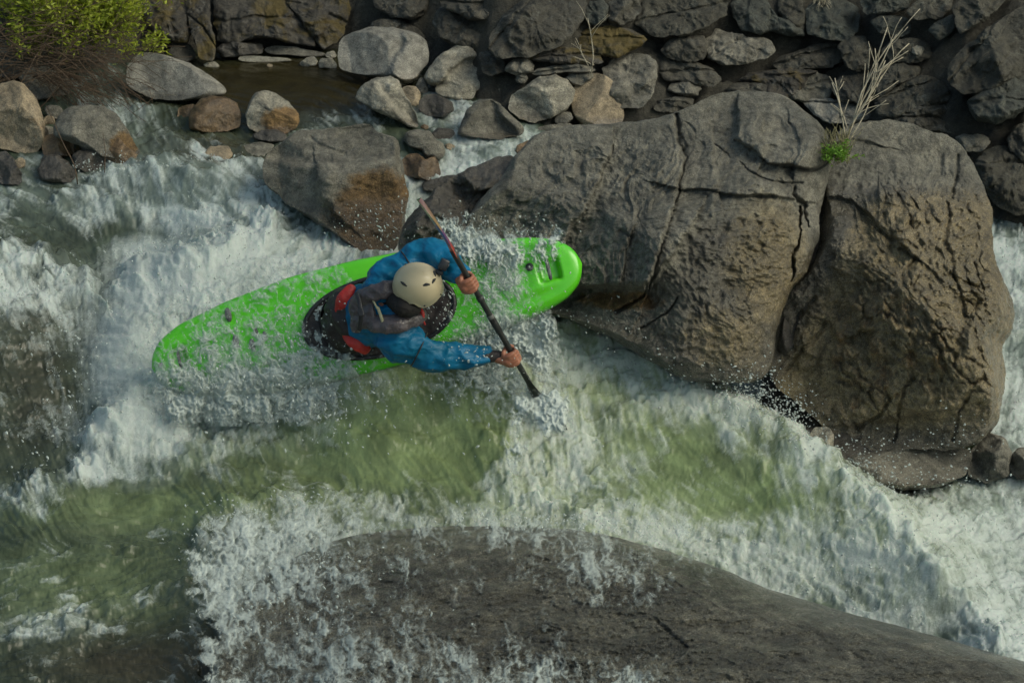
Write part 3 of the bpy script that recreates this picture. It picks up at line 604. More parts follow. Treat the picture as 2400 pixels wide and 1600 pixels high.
# ------------------------------------------------------------------ blocks of the far bank
BK = 'blocks heaped on the far bank'
bl = [
 (sc2([(380,-60),(560,-80),(720,-30),(715,60),(640,110),(520,100),(440,60)]), 'dark', 'dark block at the top edge above the biggest smooth boulder', 4),
 (sc2([(360,180),(420,110),(560,100),(640,150),(700,210),(600,240),(430,220)]), 'dark', 'shaded rounded block just behind the top of the biggest smooth boulder', 2),
 (sc2([(735,130),(770,50),(830,30),(900,80),(1010,120),(1060,180),(1050,290),(940,270),(830,240),(760,200)]), 'dark', 'sloping block above the two-toned boulder', 4),
 (sc2([(780,0),(900,-60),(1150,-60),(1190,0),(1160,60),(1060,120),(940,110),(820,50)]), 'dark', 'dark block cut by the top edge above the sloping block', 4),
 (sc2([(1050,270),(1055,190),(1120,90),(1220,10),(1330,-60),(1560,-60),(1588,20),(1570,110),(1530,170),(1450,250),(1250,320),(1100,320)]), 'dark', 'big block with a pale bulging upper corner in the middle of the far bank', 5),
 (sc2([(1575,60),(1600,10),(1670,0),(1705,40),(1700,120),(1640,140),(1580,120)]), 'green', 'small rounded block right of the big pale-cornered block', 2),
 (sc2([(1700,20),(1750,-40),(1860,-40),(1890,40),(1850,110),(1780,140),(1710,120)]), 'dark', 'dark block under the top edge left of the wide overhanging block', 3),
 (sc2([(1850,120),(1880,40),(1960,-40),(2340,-60),(2370,20),(2350,90),(2240,160),(2100,205),(2000,210),(1900,180)]), 'bank', 'wide overhanging block with a pale round face near the top edge', 4),
 (sc2([(1540,200),(1600,150),(1720,140),(1860,170),(1930,220),(1880,260),(1760,320),(1620,300),(1540,260)]), 'moss', 'low shadowed block under the small rounded block', 3),
 (sc2([(1985,280),(2040,220),(2130,195),(2230,200),(2260,250),(2240,320),(2140,345),(2030,320)]), 'dark', 'small pinkish block below the wide overhanging block', 4),
 (sc3([(600,330),(590,230),(650,155),(720,180),(830,200),(960,220),(985,280),(930,330),(800,360),(700,360)]), 'grey', 'two-toned block with a pale spotted right face in the far bank', 5),
 (sc3([(960,360),(1010,310),(1130,270),(1290,225),(1340,260),(1380,330),(1300,370),(1120,385),(1000,390)]), 'dark', 'long wedge block right of the two-toned spotted block', 4),
 (sc3([(740,30),(760,-40),(830,-40),(830,60),(900,120),(960,170),(900,190),(800,170),(750,100)]), 'green', 'narrow upright greenish slab in the upper far bank', 4),
 (sc3([(830,30),(860,-20),(950,30),(1000,100),(1130,130),(1150,200),(1050,205),(920,170),(830,90)]), 'green', 'greenish angular block right of the narrow upright slab', 5),
 (sc3([(1000,-20),(1140,-50),(1150,100),(1140,180),(1040,130),(990,60)]), 'bank', 'dark face under the dry grass at the top edge', 4),
 (sc3([(1140,60),(1200,-20),(1330,-20),(1440,50),(1450,150),(1400,230),(1280,220),(1160,190)]), 'green', 'flat-faced slab right of the dry grass at the top edge', 4),
 (sc3([(1320,260),(1380,190),(1480,200),(1520,280),(1500,370),(1440,400),(1380,370)]), 'bank', 'dark block behind the top of the bare branch', 4),
 (sc3([(30,380),(80,330),(190,297),(290,300),(330,340),(330,420),(310,520),(240,600),(120,590),(60,500)]), 'grey', 'big faceted block standing right behind the upright tan boulder', 5),
 (sc3([(330,400),(350,340),(440,325),(560,345),(650,390),(690,440),(640,480),(560,470),(480,450),(390,450)]), 'dark', 'brownish block with a bright ridge right of the big faceted block', 5),
 (sc3([(380,500),(400,460),(500,450),(580,480),(560,530),(450,520)]), 'grey', 'small pale rubble stone right of the big faceted block', 3),
 (sc3([(290,590),(340,550),(440,530),(530,545),(530,590),(430,620),(320,620)]), 'dark', 'flat stone just above the left shoulder of the cracked boulder', 3),
 (sc3([(700,490),(760,460),(880,455),(970,480),(960,540),(850,520),(740,530)]), 'dark', 'thin flat stone directly above the crown of the cracked boulder', 3),
 (sc3([(960,540),(940,440),(1010,400),(1200,395),(1290,430),(1310,500),(1260,560),(1120,560),(1020,550)]), 'main', 'flat brown block behind the crown of the cracked boulder', 4),
 (sc3([(780,450),(820,400),(960,385),(1100,380),(1250,390),(1180,410),(1000,410),(900,460)]), 'moss', 'long thin mossy ledge above the flat brown block', 3),
 (sc3([(1290,480),(1330,420),(1440,405),(1530,420),(1520,500),(1480,570),(1340,560)]), 'dark', 'block behind the foot of the bare branch', 3),
 (sc3([(1140,570),(1190,545),(1320,545),(1440,560),(1530,590),(1520,650),(1400,690),(1280,680),(1200,640)]), 'smooth', 'pale grey slab lying in the notch between the two giant boulders', 3),
 (sc3([(1520,560),(1600,510),(1700,450),(1790,420),(1900,440),(1980,500),(1950,560),(1800,600),(1640,650),(1540,640)]), 'bank', 'long slanting slab right of the bare branch', 4),
 (sc3([(1560,640),(1700,600),(1880,560),(2020,600),(2060,680),(1980,740),(1800,720),(1640,700)]), 'dark', 'slanting slab directly above the scalloped boulder', 4),
 (sc3([(1500,400),(1560,360),(1700,345),(1790,370),(1780,420),(1660,470),(1560,540),(1510,500)]), 'bank', 'dark wedge above the long slanting slab', 4),
 (sc3([(1930,450),(1930,380),(1960,320),(2060,230),(2200,120),(2352,30),(2480,0),(2480,330),(2330,420),(2180,500),(2020,520)]), 'bank', 'huge dark slanting slab in the upper right corner', 5),
 (sc3([(2030,560),(2150,480),(2330,390),(2480,360),(2480,560),(2350,620),(2200,690),(2080,660)]), 'green', 'second slanting slab below the huge dark one at the right edge', 4),
 (sc3([(1500,120),(1560,90),(1650,80),(1720,110),(1740,170),(1680,205),(1560,190)]), 'green', 'block with a dark undercut left of the white lichen patch', 4),
 (sc3([(1560,280),(1620,220),(1730,210),(1830,240),(1840,310),(1760,345),(1620,345)]), 'bank', 'block below the dark undercut block on the upper right bank', 4),
 (sc3([(1730,290),(1735,255),(1765,240),(1795,270),(1790,305),(1760,310)]), 'pale', 'small white lichen-covered stone on the upper right bank', 2),
 (sc3([(1820,170),(1870,120),(1960,80),(1985,110),(1960,190),(1880,220)]), 'green', 'pointed greenish stone high on the right bank', 4),
 (sc3([(1960,40),(2080,-40),(2300,-60),(2200,60),(2080,150),(1990,200)]), 'bank', 'dark sloping rock face at the top edge near the right corner', 4),
 (sc3([(1700,60),(1800,-40),(1960,-60),(1950,60),(1860,110),(1760,110)]), 'bank', 'shadowed rock at the top edge above the pointed stone', 4),
 (sc3([(1440,0),(1560,-60),(1760,-60),(1720,40),(1620,80),(1480,80)]), 'green', 'low greenish ledge at the top edge above the bare branch', 4),
 (sc3([(1980,760),(2020,740),(2120,740),(2180,780),(2120,830),(2020,840)]), 'grey', 'jumble stone right of the top of the scalloped boulder', 4),
 (sc3([(2250,770),(2300,700),(2400,640),(2480,640),(2480,880),(2340,880),(2270,840)]), 'dark', 'big dark block cut by the right edge above the lower water', 4),
 (sc3([(2080,900),(2130,830),(2220,800),(2400,820),(2480,900),(2480,1180),(2300,1180),(2180,1120),(2110,1010)]), 'bank', 'dark rounded block at the right edge behind the scalloped boulder', 3),
 (sc2([(1130,390),(1180,330),(1260,320),(1300,350),(1290,400),(1200,410)]), 'grey', 'angular stone at the foot of the big pale-cornered block', 4),
 (sc2([(1190,440),(1200,410),(1250,405),(1270,440),(1250,465),(1210,460)]), 'grey', 'small cube of rock behind the pale lumpy boulder', 3),
 (sc2([(1275,410),(1310,380),(1400,360),(1560,350),(1640,375),(1630,400),(1480,400),(1340,420)]), 'grey', 'flat pale-edged slab under the thin sapling', 3),
 (sc2([(1250,330),(1290,280),(1400,262),(1560,265),(1650,300),(1680,350),(1560,355),(1400,350)]), 'moss', 'mossy dark bench of rock behind the thin sapling', 3),
 (sc2([(1470,430),(1500,400),(1590,395),(1640,410),(1600,450),(1560,480),(1500,470)]), 'grey', 'shaded block at the foot of the thin sapling', 3),
 (sc2([(990,330),(1000,290),(1080,280),(1130,330),(1140,400),(1060,420),(1020,400)]), 'dark', 'dark stone right of the two-toned boulder', 3),
 (sc1([(780,60),(800,-60),(900,-60),(1000,-60),(1040,60),(1060,180),(1040,240),(940,230),(850,190)]), 'moss', 'mossy cliff face at the top edge right of the green bush', 6),
 (sc1([(1030,80),(1050,-60),(1150,-60),(1160,100),(1190,260),(1180,340),(1100,330),(1070,220)]), 'moss', 'pillar-like rock standing between the bush and the mossy overhang', 5),
 (sc1([(1180,120),(1190,-60),(1480,-80),(1560,0),(1640,100),(1720,190),(1740,260),(1640,240),(1500,220),(1400,210),(1290,250),(1200,230)]), 'moss', 'mossy overhanging outcrop with pale flecks above the pool ledges', 6),
 (sc1([(1560,0),(1600,-80),(1880,-80),(1930,20),(1920,130),(1860,230),(1780,280),(1730,220),(1650,110)]), 'moss', 'yellow-brown moss slope above the pile of pale stones', 5),
 (sc1([(1180,280),(1220,240),(1320,230),(1440,240),(1450,290),(1320,320),(1220,320)]), 'wet', 'dark recess stone beneath the mossy overhanging outcrop', 3),
 (sc1([(-60,80),(-40,-60),(80,-60),(110,60),(60,180),(-40,200)]), 'dark', 'dark rock in the top left corner behind the bush', 5),
]
def angf(k):
    rs = np.random.default_rng(900+k)
    pl = [(rs.uniform(0, 6.28), rs.uniform(.3, .9), rs.uniform(30, 90), rs.uniform(0, 6.28)) for _ in range(4)]
    def f(x, y, P):
        n = fbm3(P*4+k, 3)
        h = .045*n + .016*(1-np.abs(fbm3(P*10+k, 4))*2)
        for a, s_, w_, o2 in pl:                      # broken bedding: low steps along slanting lines
            v = (x*math.cos(a)+y*math.sin(a))/w_ + .35*n + o2
            fr = v-np.floor(v); h = h + .022*s_*(sst(0, .12, fr)-fr)
        return h
    return f
for k, (o_, mt, lab, cu) in enumerate(bl):
    big = max(np.ptp(np.array(o_)[:, 0]), np.ptp(np.array(o_)[:, 1])) > 150
    rock('rock', lab, mt, o_, seed=100+k, cuts=cu+2, lean=.75, group=BK, cell=2.4, wetrow=2000, cutlo=.15, amp=1.5, dt=-.03, smoothout=False, fields=angf(k),
         cracks=([([(o_[0][0], o_[0][1]), ((o_[0][0]+o_[4][0])/2+8, (o_[0][1]+o_[4][1])/2-6), o_[4]], 3.5, .03)] if big else ()))

# ------------------------------------------------------------------ foreground slab
SL = [(560,1800),(510,1650),(500,1520),(560,1400),(660,1320),(780,1270),(900,1243),(1050,1236),(1200,1233),(1320,1238),(1440,1255),(1540,1278),(1640,1310),(1700,1338),(1780,1380),(1850,1400),(1950,1428),(2080,1462),(2200,1500),(2300,1528),(2420,1562),(2600,1610),(2750,1800),(2400,2200),(1500,2350),(800,2250),(620,2000)]
def fieldS(x, y, P):
    h = .040*fbm2(x/160, y/60, 4, 31) + .011*(1-abs(fbm2(x/80+.02*y, y/24, 3, 33))*2) + .013*fbm2(x/18, y/11, 4, 35, .65)
    h = h - .30*sst(1020, 640, x+.25*(y-1250)) - .60*sst(660, 450, x) 
    h = h - .03*np.exp(-((y-1480-.12*(x-1500)-30*np.sin(x/160))/26.)**2)*sst(1250, 1400, x)
    return h
slab_t = 11.3
slab = rock('boulder', 'broad dark brown rock slab in the foreground with water running over its left side', 'slab', SL, cen=(1450,1700), seed=90, thick=.42, lean=1.75, cuts=0, prof=3.4, t0=slab_t-.15, cell=2.6, wetrow=1240, fields=fieldS,
            back=.5, cracks=[([(1545,1340),(1640,1400),(1700,1440)], 4, .015), ([(1540,1460),(1580,1500),(1600,1520)], 5, .03), ([(1230,1300),(1340,1330),(1400,1400)], 5, .02)], amp=.7)
# ------------------------------------------------------------------ bank terrain
gx = np.linspace(-9, 9, 700); gy = np.linspace(-.5, 9, 420)
X, Y = np.meshgrid(gx, gy)
Z = bankz(X, Y) + .12*fbm2(X*1.6, Y*1.6, 6, 51, .6) - .06
P = np.stack([X, Y, Z], -1)
z0 = np.zeros(X.shape)
o = mesh_np('hillside', P, grid_faces(420, 700), RM['soil'], attrs={'wet': z0, 'stain': z0, 'glint_tint': z0})
tag(o, kind='structure')

# ------------------------------------------------------------------ river surface
FM = """
0000000000000000000000000000000000000000
0000000000000000000000000000000000000000
0003300000000000000000000000000000000000
0145520000000000660000000000000000000000
0135653330035552668000000000000000000000
0002454200454200455788862200000000000000
5555665544456677777777777000000000000000
6544567677666777788000000000000000000000
4455578887777777770000000000000000000006
3333334688888888888000000000000000000077
7765558898999999888888800000000000000078
8876789999999998888888888000000000000078
5556799999999888888889999990000000000077
4555899999988776666788899999000000000077
3335899998887654321178888888880000000077
3334799998776543211177777888888000000077
4445898887765321111177766567888880000077
3347887666543211111188865433457888000077
3377765543332211111888866432345788877777
5632111111233456445877666443223467888777
1111111335788766666568888877778778888888
2222222458886555444444448888899999978788
3322222478876444333333333888888887779888
3332344467776554322222222222388889986789
5666322357765444333333333222223338888898
3332222345676666554433332222222223333888
2332232345777655555544333333322222222333
"""
fm = np.array([[int(c) for c in r] for r in FM.strip().split()], float)/9.0
def bil(a, x, y):
    x = np.clip(x, 0, a.shape[1]-1.001); y = np.clip(y, 0, a.shape[0]-1.001)
    i = x.astype(int); j = y.astype(int); fx = x-i; fy = y-j
    fx = fx*fx*(3-2*fx); fy = fy*fy*(3-2*fy)
    return a[j, i]*(1-fx)*(1-fy)+a[j, i+1]*fx*(1-fy)+a[j+1, i]*(1-fx)*fy+a[j+1, i+1]*fx*fy
NU, NV = 1500, 1050
pu = np.linspace(-500, 2900, NU); pv = np.linspace(60, 1900, NV)
angv = PITCH + np.arctan((pv-800)/F)
dist = (C[2]+.12)/np.tan(angv)
U_, D_ = np.meshgrid(pu, dist)
X = (U_-1200)/F*np.hypot(D_, C[2]); Y = D_ + C[1]
Z0 = wz(X, Y)
P0 = np.stack([X, Y, Z0], -1)
PX, PY, _ = proj(P0)
qx_ = PX+46*fbm2(PX/95, PY/80, 4, 91); qy_ = PY+34*fbm2(PX/90, PY/80, 4, 92)
foam = bil(fm, qx_/60-.5, qy_/60-.5)
CREST = [([(640,450),(760,505),(890,590)], .07, 26), ([(300,650),(380,625),(450,600),(540,570),(640,515)], .10, 24), ([(225,425),(300,395),(400,385),(500,400),(600,395)], .055, 24),
         ([(455,1290),(480,1225),(540,1190),(640,1165),(780,1165)], .045, 24), ([(1300,735),(1400,765),(1500,812),(1600,880),(1750,968),(1900,1052),(2050,1162),(2200,1340),(2330,1500)], .05, 22),
         ([(-60,590),(60,590),(140,620),(220,690)], .09, 26), ([(60,1150),(140,1130),(210,1080),(250,980)], .06, 26), ([(150,470),(210,455),(290,480)], .05, 18), ([(0,1490),(180,1460),(330,1405),(430,1360)], .035, 16), ([(0,1330),(200,1300),(380,1290)], .025, 14),
         ([(380,320),(470,335),(560,350)], .04, 14), ([(330,250),(400,260),(450,300)], .04, 12), ([(1150,1030),(1190,1130),(1260,1190),(1400,1215)], .05, 20), ([(1190,860),(1210,960),(1180,1060)], .04, 16), ([(1450,970),(1560,940),(1700,1000),(1790,1090)], .03, 18), ([(640,1040),(760,1010),(900,1030)], .03, 22)]
cr_h = np.zeros(PX.shape); cwx = 24*fbm2(PX/70, PY/60, 4, 301); cwy = 16*fbm2(PX/60, PY/55, 4, 303)
for pl, hgt, wd in CREST:
    d_, s_ = seg_dist(PX+cwx, PY+cwy, pl)
    cr_h = np.maximum(cr_h, hgt*np.exp(-(d_/np.where(s_ > 0, wd*1.7, wd*.8))**2)*(.75+.5*perlin2(PX/45, PY/40, 305)))
foam = np.clip(foam + cr_h*3.2, 0, 1)
# flow direction, measured in the picture, in degrees (0 right, 90 down)
FLW = [(100,500,15),(350,200,60),(300,300,60),(500,450,20),(700,600,160),(400,600,120),(250,800,100),(60,700,35),(60,950,50),(120,1150,60),(300,1000,120),(450,900,75),(600,1000,60),
       (100,1400,-12),(350,1380,-20),(100,1550,-5),(560,1300,80),(600,1500,70),(800,1250,165),(900,900,20),(1000,1050,25),(700,1100,0),(300,1200,-6),(1300,850,60),(1250,1050,85),(1500,900,55),(1400,1000,75),
       (1600,1100,25),(1800,1050,60),(1700,1200,10),(1400,1180,5),(1900,1250,60),(2050,1250,55),(2200,1420,50),(1900,1380,20),(1600,1300,15),(2380,700,90),(2390,1000,110),(2250,1250,20),(2350,1350,40),(600,200,8),(1050,320,5),(1000,420,70),(1100,1550,10),(600,800,90)]
fa = np.array(FLW, float)
wsum = 0; sx = 0; sy = 0
for a, b, g in fa:
    wgt = 1/(((PX-a)**2+(PY-b)**2)/70**2+.3)**1.6
    sx = sx+wgt*math.cos(math.radians(g)); sy = sy+wgt*math.sin(math.radians(g)); wsum = wsum+wgt
nn = np.hypot(sx, sy)+1e-9; sx /= nn; sy /= nn
du = pu[1]-pu[0]; dv = pv[1]-pv[0]
dI = sx/du; dJ = sy/dv                     # grid steps per pixel of travel
ii, jj = np.meshgrid(np.arange(NU, dtype=np.float32), np.arange(NV, dtype=np.float32))
def lic(noise, L, n):
    out = noise.copy(); 
    for sgn in (1, -1):
        x = ii.copy(); y = jj.copy()
        for k in range(n):
            xi = np.clip(x+.5, 0, NU-1).astype(np.int32); yi = np.clip(y+.5, 0, NV-1).astype(np.int32)
            x = x + sgn*dI[yi, xi]*L/n; y = y + sgn*dJ[yi, xi]*L/n
            xi = np.clip(x+.5, 0, NU-1).astype(np.int32); yi = np.clip(y+.5, 0, NV-1).astype(np.int32)
            out += noise[yi, xi]*(1-.7*k/n)
    out -= out.mean(); return (out/out.std()).astype(np.float32)
def band(s, seed, oct=2):
    return fbm2(PX/s, PY/(s*.8), oct, seed).astype(np.float32)
wn = RNG.normal(size=(NV, NU)).astype(np.float32)
n_f = lic(wn, 7, 4)                                    # fine streaks
n_m = lic(band(12, 61), 20, 6)                         # medium streaks
n_l = lic(band(34, 63), 60, 8)                         # long streaks
wx_ = fbm2(PX/46, PY/40, 3, 81); wy_ = fbm2(PX/46, PY/40, 3, 83)
n_b = fbm2(PX/95+.5*wx_+.15*n_l, PY/80+.5*wy_, 5, 65)  # blotches
n_s = fbm2(PX/120+.5*wx_, PY/80+.5*wy_, 5, 66, gain=.40)
mist0 = .4*np.clip(1.4-np.hypot((PX-2280)/170, (PY-1270)/150), 0, 1)
mist = np.clip(mist0+np.clip(1.4-np.hypot((PX-290)/130, (PY-850)/260), 0, 1)+np.clip(1.4-np.hypot((PX-480)/200, (PY-610)/90), 0, 1), 0, 1)
foam = np.maximum(foam, (mist-mist0).clip(0, 1)*.95)
rid = 1-np.abs(fbm2(PX/52+.55*wx_+.15*n_l, PY/44+.55*wy_, 4, 67, gain=.45))*2.2
rid2 = 1-np.abs(fbm2(PX/20+.5*wx_+.1*n_m, PY/17+.5*wy_, 4, 69, gain=.5))*2.2
bil2 = np.abs(fbm2(PX/26+.6*wy_, PY/24+.6*wx_, 3, 75, .55))
fil = 1-np.abs(fbm2(PX/30+.9*wx_+.2*n_l, PY/27+.9*wy_, 4, 95, gain=.6))*2.5      # filaments
fil2 = 1-np.abs(fbm2(PX/11+.8*wx_, PY/10+.8*wy_, 3, 97, gain=.6))*2.5
pat = .42*n_b + .06*n_l + .05*n_m + .20*rid + .20*fil + .15*fil2 - .16
pat = .52*pat + .48*lic(pat.astype(np.float32), 16, 8)*pat.std()
pat = pat*(1-.72*mist)
cov = .97*sst(-.62, .80, pat*1.15 + (foam-.66)*1.5)
cov = cov*sst(.02, .12, foam)
rough = np.clip(foam*1.1, 0, 1)
h = .0035*n_m*(1-rough) + .004*n_l*(1-rough) + rough*(.034*n_s + .0055*rid + .0022*fil + .0008*fil2)*(1-.7*mist)*(1-.42*np.clip((PX-1150)/400, 0, 1))*(1-.5*sst(520, 420, PY)*sst(800, 600, PX))
h = h + .012*fbm2(PX/110, PY/34, 3, 71) + cr_h
calm = np.clip(1.3-np.hypot((PX-650)/230, (PY-200)/70), 0, 1)
h = h*(1-.9*np.clip(calm, 0, 1))
green = np.maximum(np.clip(1.35-np.hypot((PX-900)/330, (PY-1010)/170), 0, 1), np.clip(1.3-np.hypot((PX-1650)/260, (PY-1110)/130), 0, 1))
h = (h-cr_h)*(1-.5*green)+cr_h + .0035*green*(1-np.abs(fbm2(PX/55+wx_, PY/30+wy_, 3, 88))*2)
# keep the kayak's berth clear
def kay_clear(x, y, z):
    return z
Zw = Z0 + h
edgef = np.minimum(sst(60, 110, np.broadcast_to(pv[:, None], Z0.shape)), 1)
# body colour weights
def gs(cx, cy, rx, ry): return np.exp(-((PX-cx)/rx)**2-((PY-cy)/ry)**2)
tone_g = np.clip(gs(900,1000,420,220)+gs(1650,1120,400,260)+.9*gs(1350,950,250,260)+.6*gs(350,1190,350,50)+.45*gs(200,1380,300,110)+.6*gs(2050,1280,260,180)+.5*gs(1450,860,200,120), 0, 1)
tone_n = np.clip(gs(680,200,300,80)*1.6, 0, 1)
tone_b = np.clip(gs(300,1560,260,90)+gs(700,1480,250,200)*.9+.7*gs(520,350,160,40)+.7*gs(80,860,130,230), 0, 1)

aer = sst(.25, .85, foam)*(1-.55*np.clip(gs(90,900,150,260)*1.3, 0, 1))
m, nt, out = newmat('river_water'); q = NT(nt); p = q.pos()
cv = q.attr('cov'); tg = q.attr('tg'); tn = q.attr('tn'); tb = q.attr('tb'); ae = q.attr('aer')
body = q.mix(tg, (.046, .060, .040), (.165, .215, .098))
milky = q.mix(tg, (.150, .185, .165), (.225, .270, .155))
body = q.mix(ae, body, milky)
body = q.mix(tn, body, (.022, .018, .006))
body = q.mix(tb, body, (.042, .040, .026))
body = q.mix(1.0, body, q.ramp(q.noise(p, 5, 5, .65, .8), [(.3, .62), (.7, 1.4)]), 'MULTIPLY')
fine = q.math('SUBTRACT', q.noise(p, 42, 6, .75, 1.2), .5)
fine2 = q.math('SUBTRACT', q.noise(p, 150, 3, .7, .5), .5)
cf = q.math('ADD', cv, q.math('ADD', q.math('MULTIPLY', fine, .55), q.math('MULTIPLY', fine2, .38)))
cf = q.ramp(cf, [(.12, 0), (.5, .36), (.8, .75), (1.15, .95)])
cf = q.math('MULTIPLY', cf, q.ramp(cv, [(.0, 0), (.12, 1)]))
wht = q.mix(tg, (.52, .575, .55), (.53, .58, .525))
c = q.mix(cf, body, wht)
r = q.mix(cf, (.05,)*3, (.5,)*3)
b = q.n('ShaderNodeBsdfPrincipled', {'Base Color': c, 'Roughness': r, 'IOR': 1.33, 'Subsurface Weight': q.math('MULTIPLY', cv, .55), 'Subsurface Scale': .05, 'Subsurface Radius': (.7, 1.0, .8)})
hh = q.math('ADD', q.math('MULTIPLY', q.noise(p, 26, 6, .68, .8), .8), q.math('MULTIPLY', q.noise(p, 90, 4, .7), .25))
bn = q.n('ShaderNodeBump', {'Height': hh, 'Strength': q.math('ADD', q.math('MULTIPLY', cv, .28), .16), 'Distance': .03})
nt.links.new(bn.outputs[0], b.inputs['Normal'])
nt.links.new(b.outputs[0], out.inputs[0])
WATER = m
Zt = Zw
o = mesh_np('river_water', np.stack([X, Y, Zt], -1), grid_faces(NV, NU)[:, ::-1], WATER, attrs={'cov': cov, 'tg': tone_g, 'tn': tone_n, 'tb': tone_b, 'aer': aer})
tag(o, kind='structure')
o = mesh_np('riverbed', np.array([[-60, -60, -3], [60, -60, -3], [60, 60, -3], [-60, 60, -3]], float), [[0, 1, 2, 3]], RM['bank'], attrs={'wet': [0]*4, 'stain': [0]*4, 'glint_tint': [0]*4})
tag(o, kind='structure')
_w = (cov.ravel()*rough.ravel())**1.5*(PX.ravel() > -60)*(PX.ravel() < 2460)*(PY.ravel() > 140)*(PY.ravel() < 1660); _w = np.where(cov.ravel() > .35, _w, 0); _w /= _w.sum()
FLECK = RNG.choice(_w.size, 3600, p=_w)
FLP = np.stack([X.ravel()[FLECK], Y.ravel()[FLECK], Zt.ravel()[FLECK]], -1) + np.stack([0*FLECK, 0*FLECK, np.abs(RNG.normal(size=len(FLECK)))*.02], -1)
# ------------------------------------------------------------------ kayak
KD = 13.62                                   # distance of the deck plane along the view
def Q(px, py, d=0.0): return W(float(px), float(py), KD-d)
k0 = Q(356, 862, -.02); k1 = Q(1364, 617, .10)
e1 = k1-k0; KL = np.linalg.norm(e1); e1 /= KL
nk = -(FW)*1.0 + np.array([0, 0, .16]); nk -= e1*(nk@e1); nk /= np.linalg.norm(nk)
e2 = np.cross(nk, e1)                        # towards the upper edge in the picture
if e2 @ UP < 0: e2 = -e2
S_ = np.array([0, .008, .03, .08, .2, .35, .5, .65, .8, .9, .95, .98, .993, 1.0])
HW = np.array([0, 30, 58, 84, 112, 132, 134, 125, 108, 88, 71, 48, 27, 0])/441.
HD = np.array([0, .03, .045, .06, .075, .10, .105, .10, .10, .085, .06, .045, .03, 0])
HH = np.array([0, .05, .08, .11, .16, .19, .20, .19, .15, .10, .08, .06, .03, 0])
def kc(s): return k0 + e1*(KL*s) + nk*(.05*np.sin(math.pi*np.clip(s, 0, 1))*-1.0)
def cub(xs, ys, x):
    return np.interp(x, xs, ys)
ns = 160; na = 72
sv = (1-np.cos(np.linspace(0, math.pi, ns)))/2
hw = cub(S_, HW, sv); hd = cub(S_, HD, sv); hh = cub(S_, HH, sv)
def smo(a):
    b = a.copy()
    for _ in range(6): b[1:-1] = (b[:-2]+2*b[1:-1]+b[2:])/4
    return b
hw, hd, hh = smo(hw), smo(hd), smo(hh)
ph = np.linspace(0, 2*math.pi, na, endpoint=False)
def sp_(x, e): return np.sign(x)*np.abs(x)**e
Vk = np.zeros((ns, na, 3))
for i in range(ns):
    cc = k0 + e1*(KL*sv[i]) 
    cs, sn = np.cos(ph), np.sin(ph)
    a = sp_(cs, .72)*hw[i]; up = np.where(sn > 0, sp_(sn, .80)*hd[i], sp_(sn, .6)*hh[i])
    # shallow troughs beside a raised middle deck, toward both ends
    rr = np.abs(a)/(hw[i]+1e-6)
    trough = np.where(sn > 0, -.016*np.exp(-((rr-.62)/.12)**2)*sst(.03, .12, sv[i])*sst(.97, .88, sv[i])*(1-np.exp(-((sv[i]-.52)/.16)**2)), 0)
    # recess for the grab handle near the bow, and one at the stern
    for s0, hl, dep in ((.925, .022, .045), (.07, .016, .03)):
        trough = trough - np.where(sn > 0, dep*sst(1.25, .85, np.abs(sv[i]-s0)/hl)*sst(1.2, .85, np.abs(a)/.055), 0)
    Vk[i] = cc + a[:, None]*e2 + (up+trough)[:, None]*nk
m, nt, out = newmat('green_plastic'); q = NT(nt); p = q.pos()
gcol = q.mix(q.ramp(q.noise(p, 6, 3), [(.3, 0), (.7, 1)]), (.085, .55, .012), (.12, .63, .016))
scr = q.n('ShaderNodeMapping', {'Vector': p, 'Rotation': (0, .4, .2), 'Scale': (6, 60, 60)}).outputs[0]
gcol = q.mix(q.math('MULTIPLY', q.ramp(q.noise(scr, 3, 6, .8), [(.60, 0), (.72, 1)]), .22), gcol, (.25, .55, .18))
b = q.n('ShaderNodeBsdfPrincipled', {'Base Color': gcol, 'Roughness': .28, 'Coat Weight': .25, 'Coat Roughness': .1})
nt.links.new(q.bump(q.noise(p, 12, 5, .6), .12, .02), b.inputs['Normal'])
nt.links.new(b.outputs[0], out.inputs[0]); GREEN = m
BLACK = simple('black_rubber', (.018, .018, .02), .45, bumps=(60, .3, .01))
GREYM = simple('grey_webbing', (.10, .10, .105), .7, bumps=(90, .4, .005))
STEEL = simple('steel', (.4, .4, .4), .3, metal=1)
kay = empty('kayak', Vector(Q(852, 742, -.15)))
tag(kay, 'bright green whitewater kayak tipped on its side in the white water under the paddler', 'kayak')
hull = mesh_np('hull', Vk, grid_faces(ns, na, True), GREEN); setparent(hull, kay)
def deck_pt(s, a, lift=0.0):
    """point on the deck: s along 0..1, a across in metres (+ = upper edge)"""
    w_ = np.interp(s, sv, hw); d_ = np.interp(s, sv, hd)
    r = np.clip(np.abs(a)/w_, 0, .999)
    cs = r**(1/.72); up = (np.sqrt(1-cs**2))**.80*d_
    return k0 + e1*(KL*s) + e2*a + nk*(up+lift)
